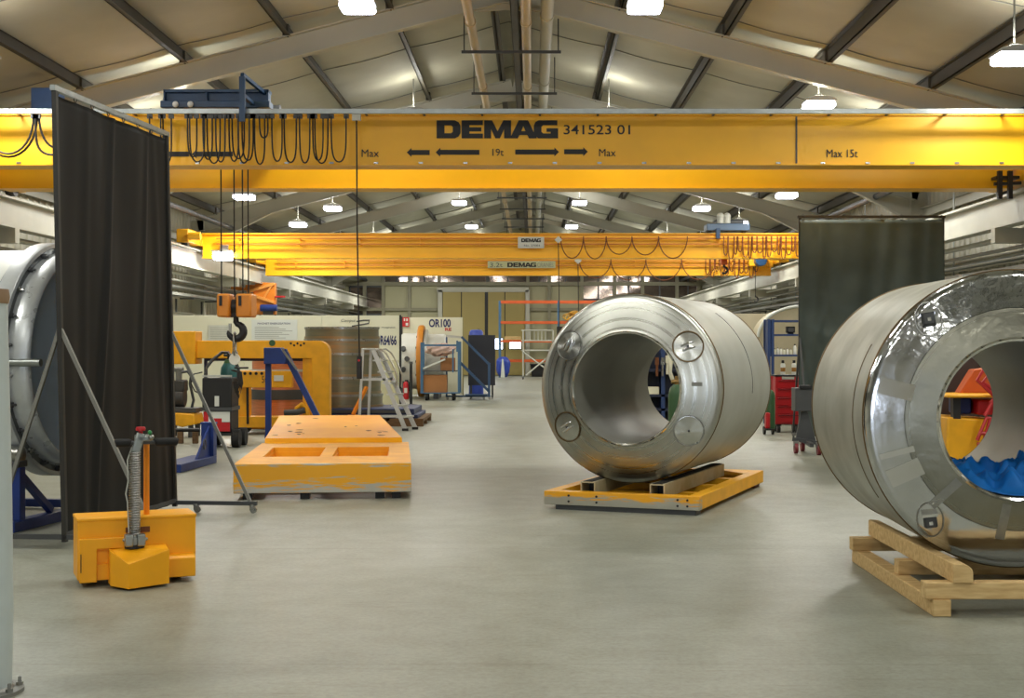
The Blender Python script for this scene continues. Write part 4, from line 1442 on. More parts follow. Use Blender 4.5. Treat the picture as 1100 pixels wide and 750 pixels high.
SATIN = mat('satin stainless', (190, 194, 188), .5, .35, col2=(178, 181, 173), vscale=1.6, rvar=.05)
SATIN2 = mat('dull stainless', (178, 181, 172), .48, .4, col2=(154, 155, 145), vscale=2.2, rvar=.06)
BORE = mat('bore stainless', (150, 150, 140), .5, .35, var=.1, vscale=1.2, rvar=.05)
TURN = radial_steel('turned stainless', (190, 191, 184), .31, .8, 20)
POL = radial_steel('polished stainless', (214, 216, 218), .11, .3, 10, dents=.35)
FOIL = radial_steel('dull foil cone', (150, 149, 136), .34, .2, 8, dents=.3, everywhere=True)
SEAM = mat('heat tinted weld', (120, 98, 66), .4, .8, var=.3, vscale=10)
CHROME = mat('bright chrome', (225, 225, 225), .08, 1.0, var=.03)

# ---- dolly under the centre vessel
DPH = radians(21.0)
u_ = Vector((cos(DPH), -sin(DPH), 0))
v_ = Vector((sin(DPH), cos(DPH), 0))
dl0 = Vector((.885, 14.09, 0))
do = thing('vessel_dolly', 'yellow rectangular dolly with scraped front bar under the centre steel vessel', 'dolly', dl0, -DPH)
HW, DLn = .82, 3.12
DW = worn_paint('worn dolly edge', (240, 170, 30), .06, .20, amt=.30)
MB().bb(-HW, HW, 0, .13, .05, .19).build('front_bar', DW, do, bevel=.005)
MB().bb(-HW, HW, DLn - .13, DLn, .05, .19).build('rear_bar', YEL2, do, bevel=.005)
for s in (-1, 1):
    MB().bb(s * HW - (.13 if s > 0 else 0), s * HW + (.13 if s < 0 else 0), .13, DLn - .13, .05, .19).build('side_bar', YEL2, do, bevel=.005)
for y in (.75, 1.6, 2.4):
    MB().bb(-HW + .13, HW - .13, y, y + .12, .05, .143).build('cross_bar', YEL2, do)
for s in (-1, 1):
    MB().prism([(s * (HW - .13), DLn - .13), (s * (HW - .5), DLn - .13), (s * (HW - .13), DLn - .5)], 'z', .15, .19).build('corner_gusset', YEL2, do)
for x in (-.55, -.25, .6, .7):
    MB().cyl((x, -.008, .15), (x, .01, .15), .012, 8).build('bolt', BLACK, do)
    MB().cyl((x, -.008, .09), (x, .01, .09), .012, 8).build('bolt', BLACK, do)
for y in (.02, DLn - .25):
    MB().bb(-HW + .12, HW - .04, y, y + .2, 0, .05).build('skid', BROWN if y > 1 else DGREY, do)
tubeM = mat('steel box tube', (196, 186, 156), .5, .2, col2=(170, 150, 104), vscale=3)
for s in (-1, 1):
    xx = .37 * s - .02
    th = .078
    bt = thing('box_tube', f'grey steel box tube under the centre vessel, the {"left" if s < 0 else "right"} one on the dolly', 'steel tube', dl0, -DPH, )
    w = .012
    tb = MB()
    y0, y1 = .135, 2.75
    tb.bb(xx - th, xx + th, y0, y1, .145, .145 + w).bb(xx - th, xx + th, y0, y1, .285 - w, .285)
    tb.bb(xx - th, xx - th + w, y0, y1, .145 + w, .285 - w).bb(xx + th - w, xx + th, y0, y1, .145 + w, .285 - w)
    tb.build('tube_wall', tubeM, bt)
    MB().bb(xx - th + w, xx + th - w, y0 + .25, y0 + .26, .145 + w, .285 - w).build('end_stop', BLACK, bt)
    MB().bb(xx - .05, xx + .05, y0, y1, .285, .29).build('rubber_strip', RUBBER, bt)


def vessel(name, label, loc, rz, R, rb, L, cone, zc, barrel_m, face_m, cone_split=None, foil=None):
    t = thing(name, label, 'vessel', loc, rz)
    O = (0, 0, 0)
    kn = .05
    sh = MB().lathe([(R, kn + .012), (R, L - kn - .012)], O, 'y', 128).build('shell', barrel_m, t, loc=(0, 0, zc), solid=0)
    for yy, s in ((kn, 1), (L - kn, -1)):
        MB().lathe([(R - .004, yy - .012), (R + .007, yy - .004), (R + .007, yy + .008), (R - .004, yy + .016)], O, 'y', 128, closed=True).build('weld_seam', SEAM if s > 0 or True else barrel_m, t, loc=(0, 0, zc))
    # front and rear dished ends
    for front in (True, False):
        s = 1 if front else -1
        y0 = 0 if front else L
        prof = [(R, y0 + s * (kn - .01)), (R - .006, y0 + s * .02), (R - .022, y0 + s * .004)]
        rs = R - .03
        if cone_split and front:
            rm = cone_split
            cm = cone * (rs - rm) / (rs - rb)
            n = 14
            p1 = prof + [(rs + (rm - rs) * k / n, y0 - cm * k / n) for k in range(1, n + 1)]
            MB().lathe(p1, O, 'y', 160).build('dished_end', face_m, t, loc=(0, 0, zc))
            p2 = [(rm - .002, y0 - cm + .004)] + [(rm - .004 + (rb - rm) * k / n, y0 - cm - (cone - cm) * k / n) for k in range(0, n + 1)]
            MB().lathe(p2, O, 'y', 160).build('inner_cone', foil, t, loc=(0, 0, zc))
        else:
            n = 16
            p1 = prof + [(rs + (rb + .02 - rs) * k / n, y0 - s * cone * k / n) for k in range(1, n + 1)] + [(rb + .008, y0 - s * (cone + .006)), (rb, y0 - s * cone * .96)]
            # opened lathe: strip the caps by closing on itself through the bore thickness
            MB().lathe(p1, O, 'y', 160).build('dished_end', face_m, t, loc=(0, 0, zc))
        MB().lathe([(rb - .001, y0 - s * (cone + .004)), (rb + .012, y0 - s * (cone + .012)), (rb + .024, y0 - s * (cone - .002)), (rb + .012, y0 - s * (cone - .012))], O, 'y', 128, closed=True).build('bore_rim', CHROME, t, loc=(0, 0, zc))
    MB().lathe([(rb, -cone), (rb, L + cone)], O, 'y', 128).build('bore_tube', BORE, t, loc=(0, 0, zc))
    return t


def open_lathes():
    """the lathe caps open profiles; remove those n-gon caps from the vessel skins"""
    for o in bpy.data.objects:
        if o.type == 'MESH' and o.name.split('.')[0] in ('shell', 'dished_end', 'inner_cone', 'bore_tube'):
            bm = bmesh.new()
            bm.from_mesh(o.data)
            big = [f for f in bm.faces if len(f.verts) > 20]
            bmesh.ops.delete(bm, geom=big, context='FACES_ONLY')
            if o.name.split('.')[0] == 'bore_tube':
                bmesh.ops.reverse_faces(bm, faces=bm.faces)
            bm.to_mesh(o.data)
            bm.free()


R1, rb1, L1, c1, zc1 = .985, .572, 2.5, .125, 1.243
p1 = dl0 + v_ * .44 - u_ * .035
v1 = vessel('magnet_vessel', 'centre hollow stainless vessel with four round covers lying on the yellow dolly', p1, -DPH, R1, rb1, L1, c1, zc1, SATIN, TURN)
# covers on the dished front
tilt = atan2(c1, R1 - .03 - rb1)
for k, (ang, rot) in enumerate(((145, 65), (34, 20), (-33, 100), (212, 30))):
    a = radians(ang)
    rr = .775
    yy = -c1 * (R1 - .03 - rr) / (R1 - .03 - rb1)
    nrm = Vector((cos(a) * sin(tilt), -cos(tilt), sin(a) * sin(tilt)))
    M = Matrix.Translation(Vector((rr * cos(a), yy, zc1 + rr * sin(a))) + nrm * .001) @ nrm.to_track_quat('Z', 'Y').to_matrix().to_4x4() @ Matrix.Rotation(radians(rot), 4, 'Z')
    cvr = MB().lathe([(.012, .020), (.06, .016), (.145, .010), (.146, .006), (.154, .004), (.154, -.012)], n=64).build('round_cover', radial_steel('cover steel', (206, 207, 202), .2, .9, 6, axis='Z') if k == 0 else bpy.data.materials['cover steel'], v1, smooth=12)
    cvr.matrix_local = M
    MB().lathe([(.154, -.003), (.163, -.003), (.163, .016), (.154, .016)], n=56, closed=True).build('cover_rim', SEAM if k % 2 else STEEL, cvr)
    if k != 2:
        MB().bb(-.07, .07, -.035, -.012, .01, .04).bb(-.07, .07, .018, .04, .01, .035).build('cover_lug', CHROME, cvr, bevel=.006)
    MB().cyl((0, 0, .008), (0, 0, .03), .012, 10).build('centre_stud', DGREY, cvr)
for ang, w in ((4, .055), (180, .022)):
    a = radians(ang)
    rr = .74
    yy = -c1 * (R1 - .03 - rr) / (R1 - .03 - rb1)
    nrm = Vector((cos(a) * sin(tilt), -cos(tilt), sin(a) * sin(tilt)))
    M = Matrix.Translation(Vector((rr * cos(a), yy, zc1 + rr * sin(a)))) @ nrm.to_track_quat('Z', 'Y').to_matrix().to_4x4()
    MB().bb(-w, w, -.02, .02, -.002, .006).xform(M).build('rating_plate', GREY, v1)

# ---- right vessel
RV = (3.185, 9.2, 0)
R2, rb2, L2, c2_, zc2_ = .985, .515, 2.14, .10, 1.208
RZ2 = radians(-2.0)
v2 = vessel('magnet_vessel', 'large hollow stainless vessel with mirror-polished front on the timber pallet', RV, RZ2, R2, rb2, L2, c2_, zc2_, SATIN2, POL, .735, FOIL)
tilt2 = atan2(c2_, R2 - .03 - rb2)
for ang in (131, 230):
    a = radians(ang)
    rr = .87
    yy = -c2_ * (R2 - .03 - rr) / (R2 - .03 - rb2)
    nrm = Vector((cos(a) * sin(tilt2), -cos(tilt2), sin(a) * sin(tilt2)))
    M = Matrix.Translation(Vector((rr * cos(a), yy, zc2_ + rr * sin(a)))) @ nrm.to_track_quat('Z', 'Y').to_matrix().to_4x4()
    M = M @ Matrix.Rotation(radians(8), 4, 'Z')
    lg = MB().add([(-.045, -.05, .0), (.045, -.05, 0), (.045, .05, 0), (-.045, .05, 0), (-.035, -.04, .055), (.035, -.04, .055), (.035, .04, .055), (-.035, .04, .055)],
                  [(3, 2, 1, 0), (0, 1, 5, 4), (1, 2, 6, 5), (2, 3, 7, 6), (3, 0, 4, 7), (4, 5, 6, 7)]).xform(M).build('lifting_lug', DGREY, v2, bevel=.006)
    MB().bb(-.05, .05, .036, .056, -.0, .062).bb(-.012, .012, -.02, .004, .05, .058).xform(M).build('lug_bar', CHROME, lg)
    MB().tube([(.085 * cos(2 * pi * k / 32), .115 * sin(2 * pi * k / 32), .0) for k in range(32)], .006, 6, True).xform(M).build('weld_bead', STEEL, lg)
# bright chrome strips put in as reflections across the dished end
for ang, wd_ in ((166, .055), (206, .06), (196, .02)):
    a = radians(ang)
    r0, r1 = .70, .92
    vs, fs = [], []
    yf = lambda r: -c2_ * (R2 - .03 - r) / (R2 - .03 - rb2) - .003
    for k in range(6):
        r = r0 + (r1 - r0) * k / 5
        for q in (-1, 1):
            aa = a + q * wd_ / r
            vs.append((r * cos(aa), yf(r), zc2_ + r * sin(aa)))
    MB().add(vs, [(2 * k, 2 * k + 1, 2 * k + 3, 2 * k + 2) for k in range(5)]).build('bright_strip', CHROME, v2, recalc=False)
for ang in (226, 262, 302):  # more bright strips, lower on the cone
    a = radians(ang)
    vs = []
    yf = lambda r: -c2_ * (R2 - .03 - r) / (R2 - .03 - rb2) - .003
    for k in range(5):
        r = .56 + (.80 - .56) * k / 4
        for q in (-1, 1):
            aa = a + q * .03 / r
            vs.append((r * cos(aa), yf(r), zc2_ + r * sin(aa)))
    MB().add(vs, [(2 * k, 2 * k + 1, 2 * k + 3, 2 * k + 2) for k in range(4)]).build('bright_strip', STEEL, v2, recalc=False)
open_lathes()
# stains and seams on the barrel
for yy, a0_, a1_ in ((.40, 150, 215),):
    pts = [((R2 + .001) * cos(radians(a0_ + (a1_ - a0_) * k / 40)), yy, zc2_ + (R2 + .001) * sin(radians(a0_ + (a1_ - a0_) * k / 40))) for k in range(41)]
    MB().tube(pts, .004, 5).build('rolled_seam', SEAM, v2)
pts = [((R1 + .001) * cos(radians(-5 + 60 * k / 30)), 1.45, zc1 + (R1 + .001) * sin(radians(-5 + 60 * k / 30))) for k in range(31)]
MB().tube(pts, .004, 5).build('rolled_seam', DGREY, v1)
MB().bb(-.1, .1, R2 * 0 + .9, 1.0, zc2_ + R2 - .003, zc2_ + R2 + .012).build('lifting_pad', STEEL, v2)

# blue cloth in the bore
cloth = thing('crumpled_cloth', 'bright blue crumpled cloth lying inside the bore of the right vessel', 'cloth', RV, RZ2)


def cl_fn(u, v):
    x = -.36 + .78 * u
    y = .0 + .95 * v
    ex = min(u, 1 - u, v, 1 - v)
    x += .03 * sin(11 * v)
    zb = zc2_ - sqrt(rb2 ** 2 - x * x)
    n = .5 + .5 * sin(13 * u + 4 * sin(5 * v + 1)) * cos(7 * v + 3 * sin(6 * u))
    n2 = .5 + .5 * sin(23 * u + 9 * v) * sin(17 * v - 8 * u)
    rg = abs(sin(8 * u + 5 * v + 2 * sin(9 * v))) + abs(sin(11 * v - 7 * u + 1.5 * sin(12 * u)))
    z = zb + .012 + min(1, ex * 6) * (.02 + .07 * n + .03 * n2 + .055 * (2 - rg))
    return (x, y + .05 * sin(8 * u), z)


MB().grid(cl_fn, 70, 70).build('cloth_sheet', mat('blue cloth', (16, 118, 206), .6, var=.2, vscale=5), cloth, smooth=80, solid=.004, recalc=False)

# ---- timber pallet
pl = thing('timber_pallet', 'pale timber pallet with cross beams under the large right vessel', 'pallet', (2.5, 8.69, 0), 0)
MB().bb(0, .112, 0, 2.22, 0, .105).build('runner', WOOD, pl, bevel=.006)
MB().bb(1.24, 1.352, 0, 2.22, 0, .105).build('runner', WOOD, pl, bevel=.006)
for y, xa, h in ((.02, -.045, .105), (.95, .03, .10), (2.06, -.03, .10)):
    MB().bb(xa, 1.42, y, y + .115, .105, .105 + h).build('cross_beam', WOOD, pl, bevel=.006)


def chock(x0, s):
    pts = [(0, 0), (.125, 0), (.125, .06), (.118, .085), (.10, .105), (.07, .12), (0, .12)]
    return [(x0 + s * p[0], .21 + p[1]) for p in pts]


MB().prism(chock(.125, 1), 'y', .0, 2.2).build('chock_beam', WOOD, pl, bevel=.005)
MB().prism(chock(1.40, -1), 'y', .0, 2.2).build('chock_beam', WOOD, pl, bevel=.005)
# ================================================================ left background
# ---- yellow C-shaped lifting frame
BD = 26.5
X = lambda px, d=BD: wx(px, d)
Z = lambda py, d=BD: wz(py, d)
cf = thing('coil_lifting_frame', 'big yellow C-shaped lifting frame with counterweight block in front of the copper coils', 'lifting frame', (X(265), BD, 0), 0)
ox = X(265)
q = lambda px: X(px) - ox
rc = .22
xr, zt_ = q(355), Z(366)
arc = [(xr - rc + rc * sin(radians(a)), zt_ - rc + rc * cos(radians(a))) for a in range(0, 91, 15)]
MB().prism([(q(205), Z(385)), (q(205), zt_)] + arc + [(xr, Z(448)), (q(336), Z(448)), (q(336), Z(385))], 'y', -.15, .15).build('top_arm', YEL2, cf, bevel=.01)
MB().bb(q(178), q(213.5), -.28, .28, Z(391), Z(356)).build('counterweight', YEL2, cf, bevel=.012)
MB().bb(q(228), q(352), -.2, .2, Z(459), Z(447)).bb(q(228), q(350), .3, .5, Z(462), Z(452)).build('base_beam', YEL2, cf, bevel=.01)
MB().bb(q(254), q(269), -.12, .12, Z(455), Z(398)).build('upright', YEL2, cf, bevel=.01)
MB().bb(q(326), q(336), -.1, .1, Z(447), Z(385)).build('upright', YEL2, cf, bevel=.01)
cb_ = MB().bb(q(260), q(316), -.25, -.05, Z(416), Z(398.5)).build('crosshead', YEL2, cf, bevel=.01)
MB().bb(q(297), q(307), -.262, -.25, Z(409), Z(403)).build('data_plate', PAPER, cb_)
for px in (266, 272, 278, 284):
    MB().cyl((q(px), -.26, Z(401)), (q(px), -.24, Z(401)), .03, 10).build('bolt', BLACK, cb_)
MB().text('5t', q(284), q(289), Z(411), Z(404), -.256).build('lettering', LETTER, cb_, smooth=0)
NV = mat('navy frame', (44, 50, 88), .5)
fr = MB().bb(q(217), q(343), .16, .24, Z(388), Z(384.5)).bb(q(217), q(220), .16, .24, Z(440), Z(388)).bb(q(339), q(342.5), .16, .24, Z(446), Z(388))
fr.build('inner_frame', NV, cf)
MB().cyl((q(294), -.16, Z(368.5)), (q(294), -.15, Z(368.5)), .06, 16).build('green_badge', GREEN, cf)
for k, px in enumerate((314, 317.5, 321, 324.5, 328)):
    MB().cyl((q(px), -.156, Z(369 + (k % 2) * 2)), (q(px), -.148, Z(369 + (k % 2) * 2)), .022, 8).build('bolt', BLACK, cf)
MB().tube([(q(308), -.25, Z(443)), (q(322), -.25, Z(442)), (q(330), -.25, Z(440))], .06, 10).build('push_rod', DGREY, cf)
MB().tube([(q(320), -.2, Z(446)), (q(321), -.2, Z(438)), (q(326), -.2, Z(434)), (q(331), -.2, Z(438)), (q(332), -.2, Z(446))], .05, 8).build('guard_hoop', YEL2, cf)
for px in (232, 262, 350):
    MB().cyl((q(px), -.05, .15), (q(px), .05, .15), .15, 20).bb(q(px) - .07, q(px) + .07, -.07, .07, .14, Z(455)).build('caster', DGREY, cf)
MB().tube([(q(262), -.18, Z(403)), (q(264), -.2, Z(400)), (q(268), -.2, Z(402)), (q(268.5), -.2, Z(455))], .025, 8).build('air_hose', CABLE, cf)

# ---- copper coil behind the frame
CDp = 28.4
cc = thing('copper_coil', 'copper wound coil with grey flanges standing behind the yellow lifting frame', 'coil', (wx(303, CDp), CDp, 0), 0)
zz = lambda py: wz(py, CDp)
R_ = .62
MB().lathe([(0, .0), (R_ + .05, 0), (R_ + .05, zz(446)), (R_, zz(446)), (0, zz(446))], n=56).build('base_drum', DGREY, cc)
MB().lathe([(0, zz(446)), (R_, zz(446)), (R_, zz(428.5)), (0, zz(428.5))], n=56).build('winding', COPPER, cc)
MB().lathe([(0, zz(428.5)), (R_ + .04, zz(428.5)), (R_ + .04, zz(418)), (0, zz(418))], n=56).build('grey_flange', DGREY, cc)
MB().lathe([(0, zz(418)), (R_ - .02, zz(418)), (R_ - .02, zz(399)), (0, zz(399))], n=56).build('winding', COPPER, cc)
MB().lathe([(0, zz(399)), (R_ + .03, zz(399)), (R_ + .03, zz(396.5)), (0, zz(396.5))], n=56).build('white_flange', LGREY, cc)
MB().lathe([(0, zz(396.5)), (R_ - .02, zz(396.5)), (R_ - .02, zz(386)), (0, zz(386))], n=56).build('winding', COPPER, cc)

# ---- blue trestle
TD = 25.2
tx = lambda px: wx(px, TD) - wx(297, TD)
tz = lambda py: wz(py, TD)
tr = thing('steel_trestle', 'dark blue steel trestle with box head and sloping leg before the yellow lifting frame', 'trestle', (wx(297, TD), TD, 0), 0)
MB().prism([(tx(285.5), tz(391)), (tx(285.5), tz(373.5)), (tx(303), tz(373.5)), (tx(309), tz(384)), (tx(309), tz(391))], 'y', -.2, .2).build('head_box', BLUE, tr, bevel=.012)
MB().beam((tx(288.3), 0, tz(391)), (tx(288.3), 0, 0.02), .1, .08, (0, 1, 0)).build('leg', BLUE, tr)
MB().beam((tx(305), 0, tz(376)), (tx(352), 0, 0.02), .1, .11, (0, 1, 0)).build('leg', BLUE, tr)
MB().bb(tx(285), tx(355), -.06, .06, 0, .06).build('base_bar', BLUE, tr)
MB().beam((tx(303.5), -.14, tz(374)), (tx(320), -.10, tz(397)), .04, .04).build('grey_link', GREY, tr)

# ---- hydraulic unit at the far left
HD_ = 25.6
hu = thing('hydraulic_unit', 'grey pump unit with pipes on a yellow base behind the left curtain edge', 'pump unit', (wx(197, HD_), HD_, 0), 0)
hx = lambda px: wx(px, HD_) - wx(197, HD_)
hz = lambda py: wz(py, HD_)
MB().prism([(hx(178), hz(452)), (hx(178), hz(442)), (hx(212), hz(444)), (hx(214), hz(455)), (hx(200), hz(458))], 'y', -.3, .4).build('base_frame', YEL2, hu, bevel=.02)
for x, y in ((hx(183), -.2), (hx(208), -.2), (hx(183), .3), (hx(208), .3)):
    MB().cyl((x, y, 0), (x, y, hz(453)), .05, 10).build('leg', DGREY, hu)
MB().bb(hx(180), hx(213), -.2, .3, hz(443), hz(438)).build('bed_plate', DGREY, hu, bevel=.01)
MB().cyl((hx(184), 0, hz(427)), (hx(199), 0, hz(427)), .18, 20).build('motor', mat('dark machine grey', (62, 60, 58), .5), hu, bevel=.02)
MB().bb(hx(189), hx(199.5), -.15, .2, hz(421), hz(408)).build('gearbox', mat('dark machine grey', ()), hu, bevel=.03)
MB().cyl((hx(192), 0, hz(408)), (hx(192), 0, hz(396)), .06, 14).cyl((hx(187), 0, hz(397)), (hx(197), 0, hz(397)), .045, 12).build('valve', GREY, hu)
MB().tube([(hx(196), -.1, hz(400)), (hx(203), -.1, hz(399)), (hx(206), -.05, hz(404)), (hx(204), 0, hz(412)), (hx(208), 0, hz(430)), (hx(206), 0, hz(438))], .025, 8).build('pipe', DGREY, hu)
for a, b, py in ((189, 215, 458), (186, 199, 463), (205, 217, 465.5)):
    pr = thing('steel_bar', {458: 'upper dark steel bar lying on blocks behind the blue cradle', 463: 'short dark steel bar lying low near the left curtain foot', 465.5: 'short dark steel bar lying beside the welding cart wheels'}[py], 'steel bar', (wx(a, 23.9 + (py - 458) * .1), 23.9 - (py - 458) * .12, 0))
    ln_ = wx(b, 23.9) - wx(a, 23.9)
    zb = {458: .23, 463: .14, 465.5: .1}[py]
    MB().cyl((0, 0, zb), (ln_, 0, zb), .035, 10).build('bar', BLACK, pr)
    for xx in (.08, ln_ - .08):
        MB().bb(xx - .04, xx + .04, -.06, .06, 0, zb - .03).build('block', OLD, pr)

# ---- stack of coil formers on a plinth
SD_ = 30.2
sx, sz = wx(367.5, SD_), (lambda py: wz(py, SD_ - .8))
GA = mat('former grey', (122, 122, 104), .34, .7, col2=(138, 130, 106), vscale=2, stretch=(1, 1, 6))
GB = mat('former tinted', (170, 134, 92), .34, .7, col2=(140, 132, 110), vscale=1.5, stretch=(1, 1, 6))
bp_ = thing('timber_pallet', 'dark timber base under the blue plinth of the stacked formers', 'pallet', (wx(385, 29.2), 29.9, 0))
W0, W1 = wx(341, 29.2) - wx(385, 29.2), wx(456, 29.2) - wx(385, 29.2)
for y in (-1.0, 0, 1.2):
    MB().bb(W0, W1, y - .07, y + .07, 0, .10).build('runner', OLD, bp_)
for k in range(9):
    x = W0 + (W1 - W0 - .18) * k / 8
    MB().bb(x, x + .18, -1.05, 1.3, .10, .16).build('deck_board', OLD, bp_)
pln = thing('blue_plinth', 'low dark blue steel plinth carrying the stacked steel formers', 'plinth', (wx(385, 29.2), 29.9, 0))
MB().bb(W0 + .1, W1 - .12, -.95, 1.2, .16, .24).bb(W0 + .2, W1 - .2, -.90, 1.1, .24, .36).build('plinth_body', mat('plinth blue', (34, 48, 92), .5), pln, bevel=.015)
MB().bb(W0 + .2, W1 - .3, -.93, -.90, .27, .33).build('front_strip', DGREY, pln)
tiers = [('coil_former', 'bottom and widest grey steel former of the stack behind the step ladder', .87, .36, sz(424), GA),
         ('coil_former', 'second grey steel former from the bottom of the stack behind the step ladder', .83, sz(424), sz(405), GA),
         ('coil_former', 'third steel former from the bottom of the stack, with bright tinted rims', .82, sz(405), sz(379), GA),
         ('coil_former', 'copper tinted steel former just below the top of the stack by the step ladder', .80, sz(379), sz(364), GB),
         ('coil_former', 'topmost grey steel ring of the stack by the step ladder', .79, sz(364), sz(351), GA)]
for nm, lab, r, za, zb_, m in tiers:
    t = thing(nm, lab, 'steel former', (sx, SD_, 0))
    za += .002
    MB().lathe([(r - .03, za + .05), (r, za + .05), (r, zb_ - .05), (r - .03, zb_ - .05)], n=72, closed=True).build('former_wall', m, t)
    MB().lathe([(r - .06, za), (r + .02, za), (r + .02, za + .05), (r - .06, za + .05)], n=72, closed=True).build('lower_rim', GB, t)
    MB().lathe([(r - .06, zb_ - .05), (r + .02, zb_ - .05), (r + .02, zb_), (r - .06, zb_)], n=72, closed=True).build('upper_rim', STEEL, t)

# ---- step ladder
LD = 27.6
la = thing('step_ladder', 'silver aluminium platform step ladder in front of the stacked formers', 'step ladder', (wx(410, LD), LD, 0), 0)
lx = lambda px, d=LD: wx(px, d) - wx(410, LD)
top = Z(376, LD)
hw = .24
A = lambda px, py, dy: Vector((wx(px, LD + dy) - wx(410, LD), dy, wz(py, LD + dy)))
for i, dy in enumerate((-hw, hw)):
    sh_ = 0 if i == 0 else 7
    p_top = Vector((lx(402.5 + sh_ * .5), dy, top))
    p_bot = Vector((lx(436.5 + sh_ * 1.2), dy, 0.03))
    MB().beam(p_top, p_bot, .085, .04, (0, 1, 0)).build('front_rail', ALU, la)
    r_top = Vector((lx(397 if i else 391.5), dy, top))
    r_bot = Vector((lx(394 if i else 387), dy, 0.03))
    MB().beam(r_top, r_bot, .05, .05, (0, 1, 0)).build('rear_rail', ALU, la)
    MB().bb(p_bot.x - .06, p_bot.x + .06, dy - .04, dy + .04, 0, .05).build('rubber_foot', BLACK, la)
    MB().bb(r_bot.x - .03, r_bot.x + .03, dy - .03, dy + .03, 0, .05).build('rubber_foot', BLACK, la)
    # brace from rear rail to front rail
    f = (top - Z(407.5, LD)) / (top - .03)
    MB().beam(r_top.lerp(r_bot, f), p_top.lerp(p_bot, f), .04, .045).build('brace', ALU, la)
MB().bb(lx(390), lx(405), -hw - .02, hw + .02, top, top + .035).build('platform', ALU, la, bevel=.006)
for k in range(1, 7):
    f = k / 7
    a = Vector((lx(402.5), -hw, top)).lerp(Vector((lx(436.5), -hw, .03)), f)
    b = Vector((lx(406), hw, top)).lerp(Vector((lx(444.9), hw, .03)), f)
    c = (a + b) / 2
    MB().add([Vector((a.x - .10, a.y, a.z)), Vector((a.x + .08, a.y, a.z)), Vector((b.x + .08, b.y, b.z)), Vector((b.x - .10, b.y, b.z)),
              Vector((a.x - .10, a.y, a.z + .03)), Vector((a.x + .08, a.y, a.z + .03)), Vector((b.x + .08, b.y, b.z + .03)), Vector((b.x - .10, b.y, b.z + .03))],
             [(3, 2, 1, 0), (4, 5, 6, 7), (0, 1, 5, 4), (1, 2, 6, 5), (2, 3, 7, 6), (3, 0, 4, 7)]).build('tread', ALU, la)
MB().bb(lx(394), lx(437), -.03, .03, Z(448.5, LD), Z(446, LD)).build('spreader_bar', ALU, la)
for i, dy in enumerate((-hw, hw)):
    MB().tube([(lx(405 + 3 * i), dy, top), (lx(410 + 3 * i), dy, top + .02), (lx(416 + 3 * i), dy, Z(379, LD)), (lx(423 + 3 * i), dy, Z(391, LD)), (lx(428 + 3 * i), dy, Z(404, LD)), (lx(427 + 3 * i), dy, Z(416, LD))], .016, 8).build('handrail', ALU, la)
ps_ = thing('orange_prop', 'short orange bar leaning against the stacked formers left of the ladder legs', 'bar', (wx(386, 28.6), 28.6, 0))
MB().beam((-.13, 0, .26), (.12, .25, .82), .07, .05).bb(-.24, -.03, -.1, .1, 0, .25).build('bar', mat('orange bar', ()), ps_)

# ---- display partitions with posters
PD = 36.4
pa = thing('display_partition', 'long cream partition wall with navy lettering behind the stacked formers', 'partition', (wx(305, PD), PD, 0))
px_ = lambda p: wx(p, PD) - wx(305, PD)
pz = lambda p: wz(p, PD)
for a, b in ((178, 262), (262.3, 345), (345.3, 429)):
    MB().bb(px_(a), px_(b), 0, .08, .06, pz(339)).build('panel', CREAM, pa, bevel=.004)
MB().bb(px_(178), px_(429), .01, .07, 0, .06).build('skirting', GREY, pa)
MB().bb(px_(429), px_(431), -.02, .10, 0, pz(338.5)).build('edge_post', BLACK, pa)
MB().text('OR64/66', px_(403.6), px_(426), pz(371), pz(360.3), -.004, offset=.03).build('lettering', NAVY, pa, smooth=0)
MB().text('Comput', px_(366.5), px_(382), pz(346.8), pz(342.8), -.004, shear=.3).build('lettering', DGREY, pa, smooth=0)
MB().text('magnets', px_(410), px_(424.5), pz(353.2), pz(351), -.004).build('lettering', GREY, pa, smooth=0)
MB().tube([(px_(383), -.004, pz(345.5)), (px_(390), -.004, pz(344.2)), (px_(397), -.004, pz(344)), (px_(396), -.004, pz(347.5)), (px_(388), -.004, pz(349)), (px_(378), -.004, pz(350.5))], .02, 6).build('swoosh_mark', DGREY, pa)
MB().bb(px_(402), px_(428), -.02, 0, pz(438), pz(387)).build('lower_panel', mat('pale olive panel', (198, 194, 158), .6), pa, bevel=.004)
po = thing('wall_picture_poster', 'white notice poster with blue heading and text lines on the long cream partition', 'poster', (wx(295, PD), PD - .03, 0))
MB().bb(wx(270.5, PD) - wx(295, PD), wx(319.5, PD) - wx(295, PD), -.004, .004, pz(365.5), pz(343.5)).build('sheet', PAPER, po)
MB().text('MAGNET ENERGISATION', wx(277, PD) - wx(295, PD), wx(312, PD) - wx(295, PD), pz(348.6), pz(346.6), -.007).build('heading', NAVY, po, smooth=0)
for k in range(7):
    y = 351.5 + k * 1.9
    MB().bb(wx(274, PD) - wx(295, PD), wx(300 + 9 * ((k * 37) % 5) / 2.5, PD) - wx(295, PD), -.007, -.003, pz(y + .45), pz(y)).build('text_line', GREY, po)
po = thing('wall_picture_poster', 'smaller grey ruled chart on the long cream partition beside the crane hook', 'poster', (wx(235, PD), PD - .03, 0))
MB().bb(wx(224, PD) - wx(235, PD), wx(247, PD) - wx(235, PD), -.004, .004, pz(372), pz(349.5)).build('sheet', mat('pale chart', (206, 208, 196), .7), po)
for k in range(8):
    y = 352 + k * 2.3
    MB().bb(wx(226, PD) - wx(235, PD), wx(245, PD) - wx(235, PD), -.007, -.003, pz(y + .3), pz(y)).build('ruled_line', GREY, po)

